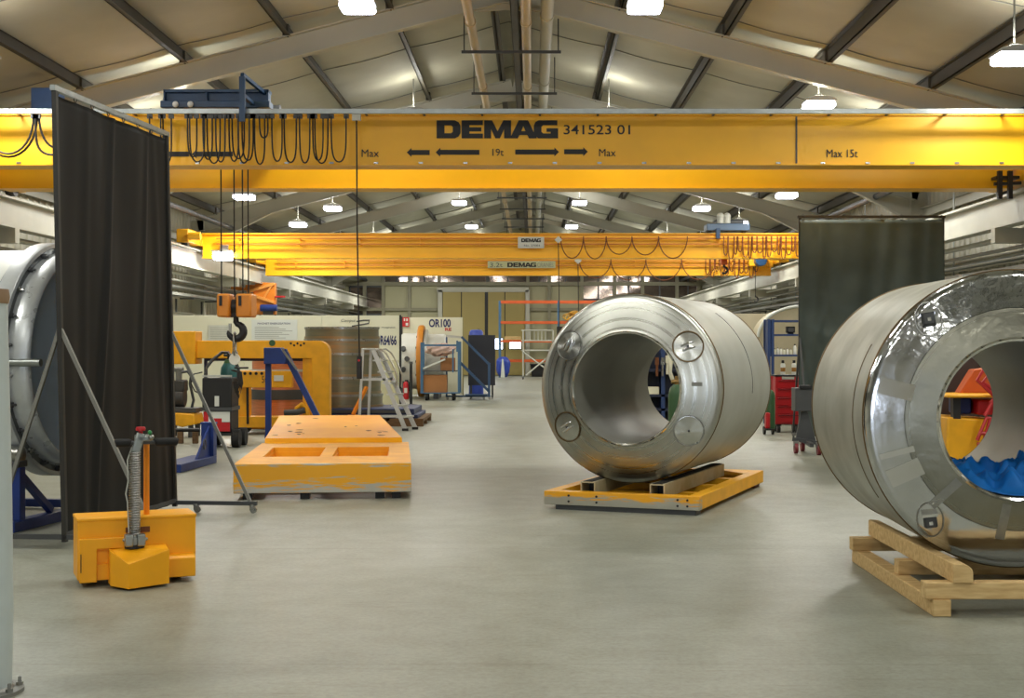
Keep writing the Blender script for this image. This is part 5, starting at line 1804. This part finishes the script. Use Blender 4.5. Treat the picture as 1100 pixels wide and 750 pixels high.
QD = 46.0
pb = thing('display_partition', 'shorter cream partition with large navy lettering behind the orange ringed magnet', 'partition', (wx(464, QD), QD, 0))
qx = lambda p: wx(p, QD) - wx(464, QD)
qz = lambda p: wz(p, QD)
MB().bb(qx(432.5), qx(463.8), 0, .08, .05, qz(341)).bb(qx(464), qx(497), 0, .08, .05, qz(341)).build('panel', CREAM, pb, bevel=.004)
MB().bb(qx(430), qx(432.3), -.03, .1, 0, qz(340)).build('edge_post', BLACK, pb)
MB().bb(qx(497), qx(498), -.02, .1, 0, qz(341)).build('edge_post', mat('khaki edge', (150, 140, 90), .6), pb)
MB().text('OR100', qx(460.8), qx(484.2), qz(351.6), qz(342.8), -.006, offset=.03).build('lettering', NAVY, pb, smooth=0)
MB().text('RE', qx(478), qx(485), qz(355.6), qz(352.2), -.006, offset=.03).build('lettering', RED, pb, smooth=0)
fs = thing('wall_sign', 'red fire point sign with white symbols on the partition beside the orange ring', 'sign', (wx(436, QD), QD - .06, 0))
sxq = lambda p: wx(p, QD) - wx(436, QD)
MB().bb(sxq(432.6), sxq(439.8), -.012, .0, qz(351), qz(341)).build('sign_plate', RED, fs)
MB().bb(sxq(434), sxq(435.4), -.018, -.011, qz(345), qz(342.2)).bb(sxq(436.6), sxq(438.2), -.018, -.011, qz(345), qz(342.2)).bb(sxq(436), sxq(438.6), -.018, -.011, qz(350), qz(347)).build('symbol', PAPER, fs)
fe = thing('fire_extinguisher', 'red fire extinguisher standing by the black partition edge', 'fire extinguisher', (wx(436, 43.1), 43.1, 0))
MB().lathe([(0, 0), (.085, 0), (.085, .45), (.06, .52), (.025, .55), (0, .55)], n=24).build('cylinder', RED, fe)
MB().bb(-.03, .07, -.02, .02, .55, .60).build('valve_head', BLACK, fe)
MB().tube([(.05, 0, .57), (.1, 0, .52), (.1, 0, .25)], .014, 8).build('hose', BLACK, fe)
MB().bb(-.05, .05, -.088, -.08, .2, .35).build('label_patch', PAPER, fe)
bpst = thing('barrier_post', 'black upright post on a flat foot in front of the orange ringed magnet', 'post', (wx(441.5, 38.6), 38.6, 0))
MB().cyl((0, 0, .02), (0, 0, wz(391, 38.6)), .04, 14).build('post', BLACK, bpst)
MB().lathe([(0, 0), (.22, 0), (.2, .03), (.05, .05), (0, .05)], n=28).build('foot', BLACK, bpst)
MB().bb(-.05, .05, -.05, .05, wz(391, 38.6), wz(388.5, 38.6)).build('cap', DGREY, bpst)

# ---- magnet with the orange ring
MD = 44.2
mx_ = wx(455, MD)
mg = thing('ringed_magnet', 'white steel magnet barrel with upright orange ring flange, lying behind the blue cart', 'vessel', (mx_, MD, 0))
mc, mr_ = wz(388, MD), .88
mq = lambda p: wx(p, MD) - mx_
MB().lathe([(0, mq(431.5)), (mr_ - .05, mq(431.5)), (mr_, mq(433)), (mr_, mq(448)), (mr_ + .04, mq(448)), (mr_ + .04, mq(450))], (0, 0, mc), 'x', 64).build('barrel', VWH, mg)
MB().lathe([(mr_ - .1, mq(450)), (1.12, mq(450)), (1.14, mq(451)), (1.14, mq(454.5)), (1.12, mq(456)), (mr_ - .1, mq(456))], (0, 0, mc), 'x', 72, closed=True).build('ring_flange', mat('ring orange', (206, 132, 40), .5), mg)
MB().lathe([(mr_ + .02, mq(456)), (1.0, mq(457)), (1.0, mq(459.5)), (.86, mq(460)), (.86, mq(478)), (.80, mq(479.5)), (.0, mq(479.5))], (0, 0, mc), 'x', 64).build('barrel', mat('magnet silver', (200, 200, 192), .4, .3), mg)
for k in range(14):
    a = 2 * pi * k / 14
    MB().cyl((mq(449), .98 * cos(a), mc + .98 * sin(a)), (mq(450), .98 * cos(a), mc + .98 * sin(a)), .035, 8).build('flange_bolt', DGREY, mg)
for ang, p_ in ((155, 436), (175, 440), (196, 436)):
    a = radians(ang)
    MB().cyl((mq(p_), mr_ * cos(a) * .98, mc + mr_ * sin(radians(ang + (0))) * .98), (mq(p_), (mr_ + .09) * cos(a), mc + (mr_ + .09) * sin(a)), .08, 14).build('port', DGREY, mg)
for p_ in (437, 470):
    MB().prism([(-.75, 0), (.75, 0), (.62, mc - .62), (.4, mc - .77), (0, mc - .85), (-.4, mc - .77), (-.62, mc - .62)], 'x', mq(p_) - .08, mq(p_) + .08).build('cradle_foot', DGREY, mg)

# ---- blue parts cart with boxes
KD = 42.4
kx0 = wx(474, KD)
kq = lambda p: wx(p, KD) - kx0
kz = lambda p: wz(p, KD)
kt = thing('parts_cart', 'light blue tube frame parts cart loaded with boxes in front of the ringed magnet', 'cart', (kx0, KD, 0))
for p_ in (453.8, 493.5):
    for y in (-.3, .35):
        MB().bb(kq(p_) - .035, kq(p_) + .035, y - .035, y + .035, .22, kz(368 if p_ < 460 else 367)).build('post', BLUE2, kt)
for zz_ in (kz(421.5), kz(398)):
    MB().bb(kq(453.5), kq(494), -.32, .37, zz_ - .03, zz_).build('shelf', BLUE2 if zz_ < .5 else DGREY, kt)
for y in (-.3, .35):
    MB().bb(kq(453.5), kq(494), y - .03, y + .03, kz(372), kz(370)).build('top_rail', BLUE2, kt)
MB().bb(kq(490.8), kq(492.6), -.36, -.3, kz(378), kz(366)).bb(kq(486.5), kq(488), -.36, -.3, kz(400), kz(375)).build('end_handle', BLUE2, kt)
for p_ in (459, 487.5):
    for y in (-.25, .3):
        MB().cyl((kq(p_) - .04, y, .10), (kq(p_) + .04, y, .10), .10, 20).bb(kq(p_) - .06, kq(p_) + .06, y - .06, y + .06, .19, .215).build('caster', RUBBER, kt)


def carton(lab, x, y, z, w, d, h, rz=0):
    t = thing('cardboard_box', lab, 'box', (x, y, z), rz)
    MB().bb(-w / 2, w / 2, -d / 2, d / 2, 0, h).build('carton', CARD, t, bevel=.006)
    MB().bb(-w / 2 - .002, w / 2 + .002, -.03, .03, h - .1, h + .002).build('tape', mat('parcel tape', (196, 164, 110), .35), t)
    return t


carton('large brown cardboard box on the lower shelf of the blue parts cart', kx0 + kq(468), KD, kz(421.5) + .001, .70, .5, .53)
carton('smaller brown cardboard box on the upper shelf of the blue parts cart', kx0 + kq(481), KD + .05, kz(398) + .001, .42, .4, .38, .15)
tb = thing('white_panel', 'white flat panel leaning askew on the upper shelf of the blue cart', 'panel', (kx0 + kq(466), KD - .235, kz(398)))
MB().beam((-.30, 0, .06), (.36, -.02, .34), .05, .13, (0, 1, 0)).xform(Matrix.Identity(4)).build('panel_sheet', PAPER, tb, bevel=.006)
bw = thing('bubble_wrap', 'pinkish crumpled plastic wrapping on top of the blue parts cart', 'plastic wrap', (kx0 + kq(473), KD + .05, kz(372) + .05))


def wrap_fn(u, v):
    a, b = 2 * pi * u, pi * v
    r = 1 + .22 * sin(5 * a + 3 * b) * sin(4 * b) + .1 * sin(11 * a)
    return (.40 * r * sin(b) * cos(a), .22 * r * sin(b) * sin(a), -.16 + .17 * r * cos(b))


MB().grid(wrap_fn, 36, 18).build('wrap', mat('pink plastic', (208, 176, 164), .25, var=.2, vscale=8), bw, smooth=80)
MB().beam((.02, 0, -.1), (-.12, 0, -.22), .12, .12).build('wrapped_part', mat('pink plastic', ()), bw)

# ---- dark screen beside the cart with its blue stand
ns_ = thing('welding_screen', 'small dark navy screen board right of the blue cart', 'welding screen', (wx(517.5, 43.6), 43.6, 0))
nq = lambda p: wx(p, 43.6) - wx(517.5, 43.6)
nz_ = lambda p: wz(p, 43.6)
MB().bb(nq(503), nq(532), -.02, .02, nz_(414), nz_(360)).build('screen_board', mat('navy screen', (38, 42, 54), .6), ns_, bevel=.004)
for p_ in (506, 529):
    MB().bb(nq(p_) - .03, nq(p_) + .03, .02, .06, .1, nz_(361)).bb(nq(p_) - .03, nq(p_) + .03, -.4, .4, .07, .11).build('stand_leg', DGREY, ns_)
    for y in (-.35, .35):
        MB().cyl((nq(p_) - .02, y, .04), (nq(p_) + .02, y, .04), .04, 12).build('caster', STEEL, ns_)
js = thing('support_jig', 'blue tubular support jig with sloping braces standing before the dark navy screen', 'jig', (wx(505, 42.97), 42.97, 0))
jq = lambda p: wx(p, 42.97) - wx(505, 42.97)
jz = lambda p: wz(p, 42.97)
BT = mat('jig blue', (52, 84, 124), .45)
MB().beam((jq(479.5), -.1, jz(361)), (jq(497), -.1, jz(362.5)), .06, .07).build('silver_arm', ALU, js)
MB().beam((jq(496), -.1, jz(362)), (jq(525), -.1, jz(391)), .07, .07).build('brace', BT, js)
MB().beam((jq(494), -.1, jz(389)), (jq(525), -.1, jz(420)), .07, .08).build('brace', BT, js)
MB().beam((jq(525.5), -.1, jz(390)), (jq(525.5), -.1, .12), .07, .07).build('post', BT, js)
MB().beam((jq(480), -.1, jz(361)), (jq(480), -.1, .12), .05, .05).build('post', BT, js)
MB().bb(jq(479), jq(527), -.14, -.06, .08, .13).bb(jq(500), jq(524), -.3, .1, .14, .17).build('base_bar', BT, js)
for p_ in (481, 520, 526):
    MB().cyl((jq(p_), -.12, .045), (jq(p_), -.08, .045), .045, 14).build('caster', STEEL, js)
bc = thing('blue_drum', 'rounded blue plastic drum peeping over the dark navy screen', 'drum', (wx(511.5, 47), 47, 0))
MB().lathe([(0, 0), (.24, 0), (.25, .05), (.235, .8), (.25, .82), (.25, .9), (.235, .92), (.235, wz(357, 47)), (.18, wz(354.5, 47)), (0, wz(354, 47))], n=32).build('drum_body', mat('drum blue', (60, 84, 190), .45), bc)
MB().cyl((.08, 0, wz(354.4, 47)), (.08, 0, wz(353.6, 47)), .04, 12).build('bung', BLACK, bc)

# ---- far end: blue bags, rack, scaffold
bg = thing('blue_waste_bag', 'slumped blue sack by the olive door at the far end', 'sack', (wx(540.5, 71), 71, 0))


def bag_fn(u, v):
    a, b = 2 * pi * u, pi * v
    r = 1 + .12 * sin(4 * a + 2 * b) + .07 * sin(9 * a - 3 * b)
    k_ = (abs(cos(b)) ** 3 + abs(sin(b)) ** 3) ** (-1 / 3)
    return (.33 * r * k_ * sin(b) * cos(a), .3 * r * k_ * sin(b) * sin(a), .54 + .5 * k_ * cos(b) * (1 + .06 * sin(3 * a)))


MB().grid(bag_fn, 30, 20).build('sack_body', mat('bag blue', (46, 72, 172), .45), bg, smooth=80)
MB().add([(-.12, -.40, .02), (.1, -.40, .02), (.02, -.36, .95), (-.05, -.36, .95), (-.12, -.36, .02), (.1, -.36, .02), (.02, -.33, .95), (-.05, -.33, .95)],
         [(0, 1, 2, 3), (4, 7, 6, 5), (0, 4, 5, 1), (1, 5, 6, 2), (2, 6, 7, 3), (3, 7, 4, 0)]).build('white_flap', PAPER, bg)
RD = 72.0
rx = lambda p: wx(p, RD) - wx(600, RD)
rz_ = lambda p: wz(p, RD)
rk = thing('pallet_rack', 'tall pallet rack with orange beams and blue posts at the far end', 'rack', (wx(600, RD), RD, 0))
for p_ in (537, 600, 663):
    for y in (-.45, .5):
        MB().bb(rx(p_) - .055, rx(p_) + .055, y - .04, y + .04, 0, rz_(323.5)).build('post', BLUE2, rk)
    z = .3
    i = 0
    while z < 3.4:
        MB().beam((rx(p_), -.45, z if i % 2 else z + .6), (rx(p_), .5, z + .6 if i % 2 else z), .03, .03).build('brace', BLUE2, rk)
        z += .6
        i += 1
for py in (324.5, 346.5, 366.5, 387.5):
    for a, b in ((537, 600), (600, 663)):
        for y in (-.5, .55):
            MB().bb(rx(a) + .055, rx(b) - .055, y - .03, y + .03, rz_(py) - .07, rz_(py) + .06).build('rack_beam', ORANGE, rk)
cl_ = thing('cable_bundle', 'tangled yellow cable bundle on the second orange beam of the far rack', 'cable', (wx(612, RD), RD, rz_(346.5) + .062))
rnd = random.Random(9)
for k in range(7):
    cx, w, h = .02 + .07 * k, .32 + .1 * rnd.random(), .12 + .14 * rnd.random()
    MB().tube([(cx + w * cos(2 * pi * j / 20), .4 * sin(2 * pi * j / 20 + k), .06 + h * (1 + sin(2 * pi * j / 20 + k * .7))) for j in range(20)], .03, 6, True).build('cable_loop', mat('yellow cable', (216, 160, 50), .5), cl_)
MB().bb(-.48, .75, -.52, .57, 0, .03).build('shelf_board', OLD, cl_)
for lab, p_, w, h, py in (('pale timber crate on the third beam level of the far rack', 551, .8, .18, 366.5),):
    c_ = thing('shelf_crate', lab, 'crate', (wx(p_, RD), RD, rz_(py) + .062))
    MB().bb(-w / 2, w / 2, -.5, .5, 0, h).build('crate_body', WOOD, c_)
    for k in range(3):
        MB().bb(-w / 2 - .02, w / 2 + .02, -.53, -.5, .01 + k * .06, .05 + k * .06).build('crate_board', WOOD, c_)
for p_, lab in ((573.5, 'dark bin lying on the floor under the white scaffold tower'), (586, 'second dark bin on the floor under the far rack, right of the scaffold brace')):
    b_ = thing('floor_bin', lab, 'bin', (wx(p_ + 4, 73.4), 73.4, 0))
    MB().prism([(-.3, 0), (.3, 0), (.38, .62), (-.38, .62)], 'y', -.3, .3).build('bin_body', BLACK, b_, bevel=.03)
    MB().bb(-.41, .41, -.33, .33, .62, .68).build('bin_lid', DGREY, b_, bevel=.01)
FD_ = 68.0
fx = lambda p: wx(p, FD_) - wx(578, FD_)
fz = lambda p: wz(p, FD_)
sc_ = thing('scaffold_tower', 'white aluminium scaffold tower in front of the far orange rack', 'scaffold', (wx(578, FD_), FD_, 0))
AW = mat('white aluminium', (214, 214, 204), .4, .4)
for y in (-.45, .5):
    for p_ in (562, 594):
        MB().cyl((fx(p_), y, .1), (fx(p_), y, fz(355)), .04, 10).build('upright', AW, sc_)
        MB().cyl((fx(p_) - .03, y, .08), (fx(p_) + .03, y, .08), .08, 14).build('caster', BLACK, sc_)
    for py in (355, 366, 376.5):
        MB().cyl((fx(560), y, fz(py)), (fx(594), y, fz(py)), .032, 8).build('ledger', AW, sc_)
    for p_ in (569.5, 574, 578, 582, 586):
        MB().cyl((fx(p_), y, fz(365.5)), (fx(p_), y, fz(355)), .018, 8).build('baluster', AW, sc_)
MB().cyl((fx(562), -.47, fz(378)), (fx(594), -.47, fz(402)), .035, 8).build('diagonal_brace', AW, sc_)
MB().cyl((fx(594), -.52, fz(379)), (fx(565), -.52, fz(403)), .035, 8).build('diagonal_brace', AW, sc_)
MB().bb(fx(561), fx(595), -.45, .5, fz(376) - .05, fz(376)).build('platform_deck', WOOD, sc_)

# ---- orange wall jib under the runway on the left
JD = 46.0
jb = thing('wall_mounted_jib', 'orange bracket jib with blue motor under the left crane runway, beside the hook', 'jib crane', (wx(285, JD), JD, 0))
jx = lambda p: wx(p, JD) - wx(285, JD)
jzz = lambda p: wz(p, JD)
JO = mat('jib orange', (222, 132, 36), .45)
MB().prism([(jx(275), jzz(338)), (jx(296), jzz(338)), (jx(296), jzz(304)), (jx(275), jzz(303)), (jx(272), jzz(313))], 'y', -.05, .25).build('bracket_plate', JO, jb, bevel=.02)
MB().beam((jx(266), -.1, jzz(314)), (jx(295), -.1, jzz(305)), .08, .09).beam((jx(268), -.1, jzz(316)), (jx(295), -.1, jzz(325)), .08, .09).beam((jx(283), -.1, jzz(322)), (jx(293), -.1, jzz(306)), .06, .06).build('strut', mat('jib pale orange', (232, 156, 72), .45), jb)
MB().cyl((jx(281), -.2, jzz(331)), (jx(299), -.2, jzz(331)), .11, 18).build('motor', BLUE, jb, bevel=.01)
MB().bb(jx(283), jx(294), -.1, .05, jzz(338), jzz(333)).build('gearbox', DGREY, jb)
MB().cyl((jx(296), -.1, jzz(319)), (jx(307), -.1, jzz(319)), .03, 8).build('chain_arm', RED, jb)
MB().bb(jx(180) if False else XC - SCOL - .1 - wx(285, JD), jx(275), .05, .2, jzz(312), jzz(306)).build('wall_arm', JO, jb)

# ================================================================ right background
CDr = 26.8
cab = thing('tool_cabinet', 'red roller tool cabinet with drawers by the right black screen', 'tool cabinet', (wx(847, CDr), CDr, 0))
cq = lambda p: wx(p, CDr) - wx(847, CDr)
cz_ = lambda p: wz(p, CDr)
MB().bb(cq(833), cq(861), 0, .5, cz_(456), cz_(404.5)).build('body', RED, cab, bevel=.012)
MB().bb(cq(832.5), cq(861.5), -.01, .51, cz_(404.5), cz_(403)).build('top_tray', BLACK, cab)
MB().bb(cq(840), cq(853), -.02, 0, cz_(407.5), cz_(404.8)).build('grey_label', LGREY, cab)
for k in range(5):
    z0 = cz_(454) + k * .165
    dr = MB().bb(cq(834.2), cq(859.8), -.014, 0, z0, z0 + .155).build('drawer', RED, cab, bevel=.006)
    MB().bb(cq(836), cq(858), -.03, -.014, z0 + .13, z0 + .145).build('drawer_handle', mat('dark red', (120, 16, 22), .4), dr)
for p_ in (837, 857):
    for y in (.08, .42):
        MB().cyl((cq(p_) - .03, y, .075), (cq(p_) + .03, y, .075), .075, 16).bb(cq(p_) - .05, cq(p_) + .05, y - .05, y + .05, .13, cz_(455.5)).build('caster', BLACK, cab)
hc = thing('cylinder_trolley', 'small red two wheel trolley with green gas cylinder left of the red cabinet', 'cylinder trolley', (wx(827, 26.2), 26.2, 0))
hq = lambda p: wx(p, 26.2) - wx(827, 26.2)
MB().lathe([(0, .12), (.09, .12), (.09, .72), (.07, .80), (.03, .84), (0, .84)], (hq(828), .05, 0), 'z', 24).build('gas_cylinder', GREEN, hc)
MB().bb(hq(822), hq(826.5), -.1, .1, .12, .42).build('tool_box', RED, hc, bevel=.02)
MB().bb(hq(821), hq(832), -.14, .2, .09, .12).build('base_plate', BLACK, hc)
for p_ in (822, 831):
    MB().cyl((hq(p_) - .02, .1, .08), (hq(p_) + .02, .1, .08), .08, 16).build('wheel', BLACK, hc)
MB().bb(hq(823), hq(824.2), .12, .15, .1, 1.1).bb(hq(830), hq(831.2), .16, .2, .1, 1.1).bb(hq(823), hq(831), .12, .16, 1.05, 1.1).build('handle', RED, hc)

SHD = 29.4
sh = thing('storage_shelf_rack', 'blue shelf rack with bottles behind the red tool cabinet', 'shelf rack', (wx(846, SHD), SHD, 0))
sq = lambda p: wx(p, SHD) - wx(846, SHD)
szz = lambda p: wz(p, SHD)
BSH = mat('shelf blue', (40, 64, 112), .45)
for p_ in (826, 830, 866):
    for y in (0, .5):
        MB().bb(sq(p_) - .03, sq(p_) + .03, y - .02, y + .02, 0, szz(343)).build('post', BSH, sh)
for py in (345, 360, 382, 404, 428, 450):
    MB().bb(sq(826), sq(866), 0, .5, szz(py) - .02, szz(py) + .02).build('shelf', BSH, sh)
MB().bb(sq(826) - .005, sq(830) + .005, .0, .5, szz(382), szz(343.5)).build('side_panel', BSH, sh)
mo = thing('shelf_monitor', 'black box monitor on the second shelf of the blue rack', 'monitor', (wx(850.5, SHD), SHD + .2, szz(360) + .021))
MB().bb(-.08, .09, -.1, .1, .03, .16).build('casing', BLACK, mo, bevel=.01)
MB().bb(-.06, .07, -.106, -.1, .05, .14).build('screen', DGREY, mo)
MB().bb(-.05, .06, -.08, .08, 0, .03).build('stand', BLACK, mo)
first_b = None
items = [(833, 382, .13, 'cream'), (836.5, 382, .15, 'white'), (840, 382, .14, 'white'), (843.5, 382, .12, 'cream'), (847, 382, .13, 'white'), (850.5, 382, .12, 'cream'), (855, 382, .22, 'white'), (859, 382, .16, 'cream')]
ordn = ['first', 'second', 'third', 'fourth', 'fifth', 'sixth', 'seventh', 'eighth']
for k, (p_, py, h, c) in enumerate(items):
    t = thing('shelf_bottle', f'{c} container, {ordn[k]} from the blue side panel on the third shelf of the blue rack', 'bottle', (wx(p_, SHD), SHD + .12, szz(py) + .021), 0, 'containers on the blue rack')
    r = .028 if h < .2 else .036
    MB().lathe([(0, 0), (r, 0), (r, h * .7), (r * .6, h * .82), (r * .45, h * .86), (r * .45, h * .9), (0, h * .9)], n=18).build('bottle_body', WHITE if c == 'white' else CREAM, t)
    MB().cyl((0, 0, h * .88), (0, 0, h), r * .5, 12).build('bottle_cap', BLACK if k % 3 == 0 else GREY, t)
for k, p_ in enumerate((843, 855)):
    t = thing('spray_can', f'bright spray can on top of the red tool cabinet, {"nearer the blue side panel" if k == 0 else "nearer the black screen"}', 'spray can', (wx(p_, CDr), CDr + .2, cz_(403) + .001), 0, 'cans on the red cabinet')
    MB().lathe([(0, 0), (.045, 0), (.045, .20), (.03, .225), (0, .225)], n=20).build('can_body', PAPER, t)
    MB().lathe([(0, .22), (.028, .22), (.028, .28), (0, .285)], n=16).build('can_cap', BLACK, t)
    MB().lathe([(.0455, .06), (.0455, .14)], n=20).build('can_band', mat('can gold', (170, 120, 50), .4), t)

# beige curved hood and partition behind the rack
hd_ = thing('beige_partition', 'plain beige partition wall behind the blue shelf rack', 'partition', (wx(800, 35.5), 35.5, 0))
MB().bb(wx(745, 35.5) - wx(800, 35.5), wx(850, 35.5) - wx(800, 35.5), 0, .08, 0.05, wz(337, 35.5)).build('panel', mat('beige board', (190, 180, 154), .6), hd_, bevel=.004)
MB().bb(wx(745, 35.5) - wx(800, 35.5), wx(850, 35.5) - wx(800, 35.5), -.01, .09, 0, .05).build('skirting', GREY, hd_)
tk = thing('curved_cover', 'large cream quarter-round cover behind the blue shelf rack', 'machine cover', (wx(862, 33), 33, 0))
ra = 1.05
arc = [(-ra * cos(radians(a)), .0 + wz(362, 33) + (wz(329, 33) - wz(362, 33)) * sin(radians(a))) for a in range(0, 91, 6)]
arci = [(x * .94, z - .05) for x, z in arc]
MB().prism([(-ra, .05)] + arc + [(ra, wz(329, 33)), (ra, .05)], 'y', 0, .9).build('cover_shell', mat('cream cover', (190, 180, 152), .5), tk)
MB().tube([(x, -.02, z) for x, z in arc], .035, 8).build('edge_trim', PAPER, tk)

# grey pedestal trolley in front of the right screen
gt = thing('pedestal_trolley', 'grey steel pedestal trolley on red casters beside the big right vessel', 'trolley', (wx(867, 21.7), 21.7, 0))
gq = lambda p: wx(p, 21.7) - wx(867, 21.7)
gz = lambda p: wz(p, 21.7)
MB().bb(gq(854.5), gq(873), 0, .35, gz(442), gz(417)).build('head_box', DGREY, gt, bevel=.012)
MB().bb(gq(859), gq(872), -.03, .1, gz(418), gz(414)).build('handle_plate', BLACK, gt, bevel=.01)
MB().prism([(gq(862), gz(442)), (gq(869), gz(442)), (gq(878), gz(474)), (gq(856), gz(474))], 'y', .1, .16).build('column', DGREY, gt, bevel=.006)
MB().beam((gq(852), .05, gz(472)), (gq(884), .05, gz(477)), .06, .06).beam((gq(868), -.3, gz(477)), (gq(868), .5, gz(474)), .06, .06).build('base_frame', DGREY, gt)
for x, y in ((gq(855), 0.0), (gq(882), .1), (gq(868), .45), (gq(875), -.32)):
    c = MB().cyl((x - .025, y, .085), (x + .025, y, .085), .085, 18).build('caster', mat('caster red', (120, 30, 40), .5), gt)
    MB().bb(x - .04, x + .04, y - .04, y + .04, .12, gz(474)).build('caster_fork', STEEL, c)

# ---- seen through the centre bore: dark blue tool wall, green cylinder
TDp = 22.5
tl = thing('tool_shelf_rack', 'dark blue tool rack seen through the bore of the centre vessel', 'tool rack', (wx(712, TDp), TDp, 0))
tq = lambda p: wx(p, TDp) - wx(712, TDp)
tzz = lambda p: wz(p, TDp)
DNB = mat('dark rack blue', (30, 38, 62), .5)
MB().bb(tq(692), tq(738), .3, .34, .1, tzz(372)).build('back_panel', DNB, tl)
for p_ in (692, 712, 737):
    MB().bb(tq(p_) - .03, tq(p_) + .03, -.05, .34, 0, tzz(371)).build('post', mat('rack brown', (72, 44, 36), .5) if p_ != 712 else BSH, tl)
for py in (398, 425, 440, 456):
    MB().bb(tq(692), tq(737), -.05, .3, tzz(py) - .02, tzz(py) + .02).build('shelf', DNB, tl)
for k, (p_, py) in enumerate(((705, 392), (711, 392), (716, 390))):
    t = thing('hanging_hand_tool', f'{["rust coloured", "steel", "beige"][k]} hand tool hanging on the dark blue rack in the bore view', 'hand tool', (wx(p_, TDp), TDp - .12, 0))
    MB().cyl((0, 0, tzz(py + 12)), (0, 0, tzz(py)), .02, 8).build('tool_shaft', [BROWN, STEEL, CREAM][k], t)
    MB().bb(-.03, .03, -.03, .03, tzz(py), tzz(py - 5)).cyl((0, 0, tzz(py - 5)), (0, .0, tzz(py - 8)), .03, 8).build('tool_head', [BROWN, STEEL, CREAM][k], t)
bx_ = thing('shelf_carton', 'small pale carton on the dark blue rack in the bore view', 'box', (wx(703, TDp), TDp + .05, tzz(425) + .021))
MB().bb(-.11, .07, -.1, .15, 0, .12).build('carton', CREAM, bx_, bevel=.005)
MB().bb(-.112, .072, -.02, .05, .04, .122).build('tape', CARD, bx_)
gc = thing('gas_cylinder', 'green gas cylinder with beige valve seen through the centre bore', 'gas cylinder', (wx(727, 20.4), 20.4, 0))
MB().lathe([(0, 0), (.12, 0), (.125, .05), (.125, wz(424, 20.4)), (.1, wz(417, 20.4)), (.05, wz(413, 20.4)), (0, wz(413, 20.4))], n=28).build('cylinder', GREEN, gc)
MB().cyl((0, 0, wz(414, 20.4)), (0, 0, wz(404, 20.4)), .03, 10).cyl((-.08, 0, wz(410, 20.4)), (.08, 0, wz(410, 20.4)), .035, 10).build('valve', mat('brass', (170, 140, 90), .35, .8), gc)
MB().tube([(-.06, 0, wz(408, 20.4)), (-.1, 0, wz(400, 20.4)), (-.09, 0, wz(390, 20.4)), (-.1, .1, wz(380, 20.4))], .03, 8).build('hose', CREAM, gc)

# ---- seen through the right bore: yellow and red machinery
YD = 15.2
ym = thing('yellow_machine', 'yellow machine bed with red guard rails seen through the bore of the right vessel', 'machine', (wx(1050, YD), YD, 0))
yq = lambda p: wx(p, YD) - wx(1050, YD)
yz = lambda p: wz(p, YD)
MB().prism([(yq(1015), .05), (yq(1080), .05), (yq(1080), yz(452)), (yq(1018), yz(448))], 'y', 0, .8).build('machine_bed', YEL2, ym, bevel=.02)
MB().bb(yq(1015), yq(1085), -.1, .7, yz(427), yz(424)).build('table_plate', YEL2, ym, bevel=.01)
for p_ in (1028, 1076):
    MB().bb(yq(p_) - .04, yq(p_) + .04, 0, .1, yz(450), yz(427)).build('leg', BLACK, ym)
MB().bb(yq(1036), yq(1050), .2, .6, yz(446), yz(428)).build('motor', BLUE, ym, bevel=.02)
RG = mat('red tube', (186, 40, 44), .4)
for pts in ([(1044, 472), (1054, 448), (1076, 450), (1066, 476), (1044, 476)], [(1051, 474), (1058, 449)], [(1060, 475), (1068, 450)], [(1046, 464), (1072, 466)], [(1055, 390), (1044, 408), (1066, 428), (1078, 428)], [(1062, 396), (1050, 410), (1070, 424)], [(1052, 446), (1062, 428)], [(1058, 430), (1072, 444)]):
    MB().tube([(yq(a), -.18, yz(b)) for a, b in pts], .022, 8).build('guard_rail', RG, ym)
MB().bb(yq(1052), yq(1080), .05, .5, yz(446), yz(430)).build('red_box', RED, ym, bevel=.02)
MB().prism([(yq(1046), yz(424)), (yq(1080), yz(424)), (yq(1080), yz(396)), (yq(1062), yz(398))], 'y', .5, .7).build('orange_hopper', mat('hopper orange', (190, 84, 24), .5), ym, bevel=.01)
db = thing('machine_cabinet', 'dark brown machine cabinet behind the yellow machine in the right bore view', 'cabinet', (wx(1050, 16.6), 16.6, 0))
MB().bb(-.7, .7, 0, .5, .05, 2.0).build('cabinet_body', mat('dark brown paint', (62, 40, 34), .5), db, bevel=.01)
MB().bb(-.68, -.02, -.02, 0, .1, 1.95).bb(.02, .68, -.02, 0, .1, 1.95).build('cabinet_door', mat('dark brown paint', ()), db)
MB().bb(-.7, .7, 0, .5, 0, .05).build('cabinet_base', BLACK, db)
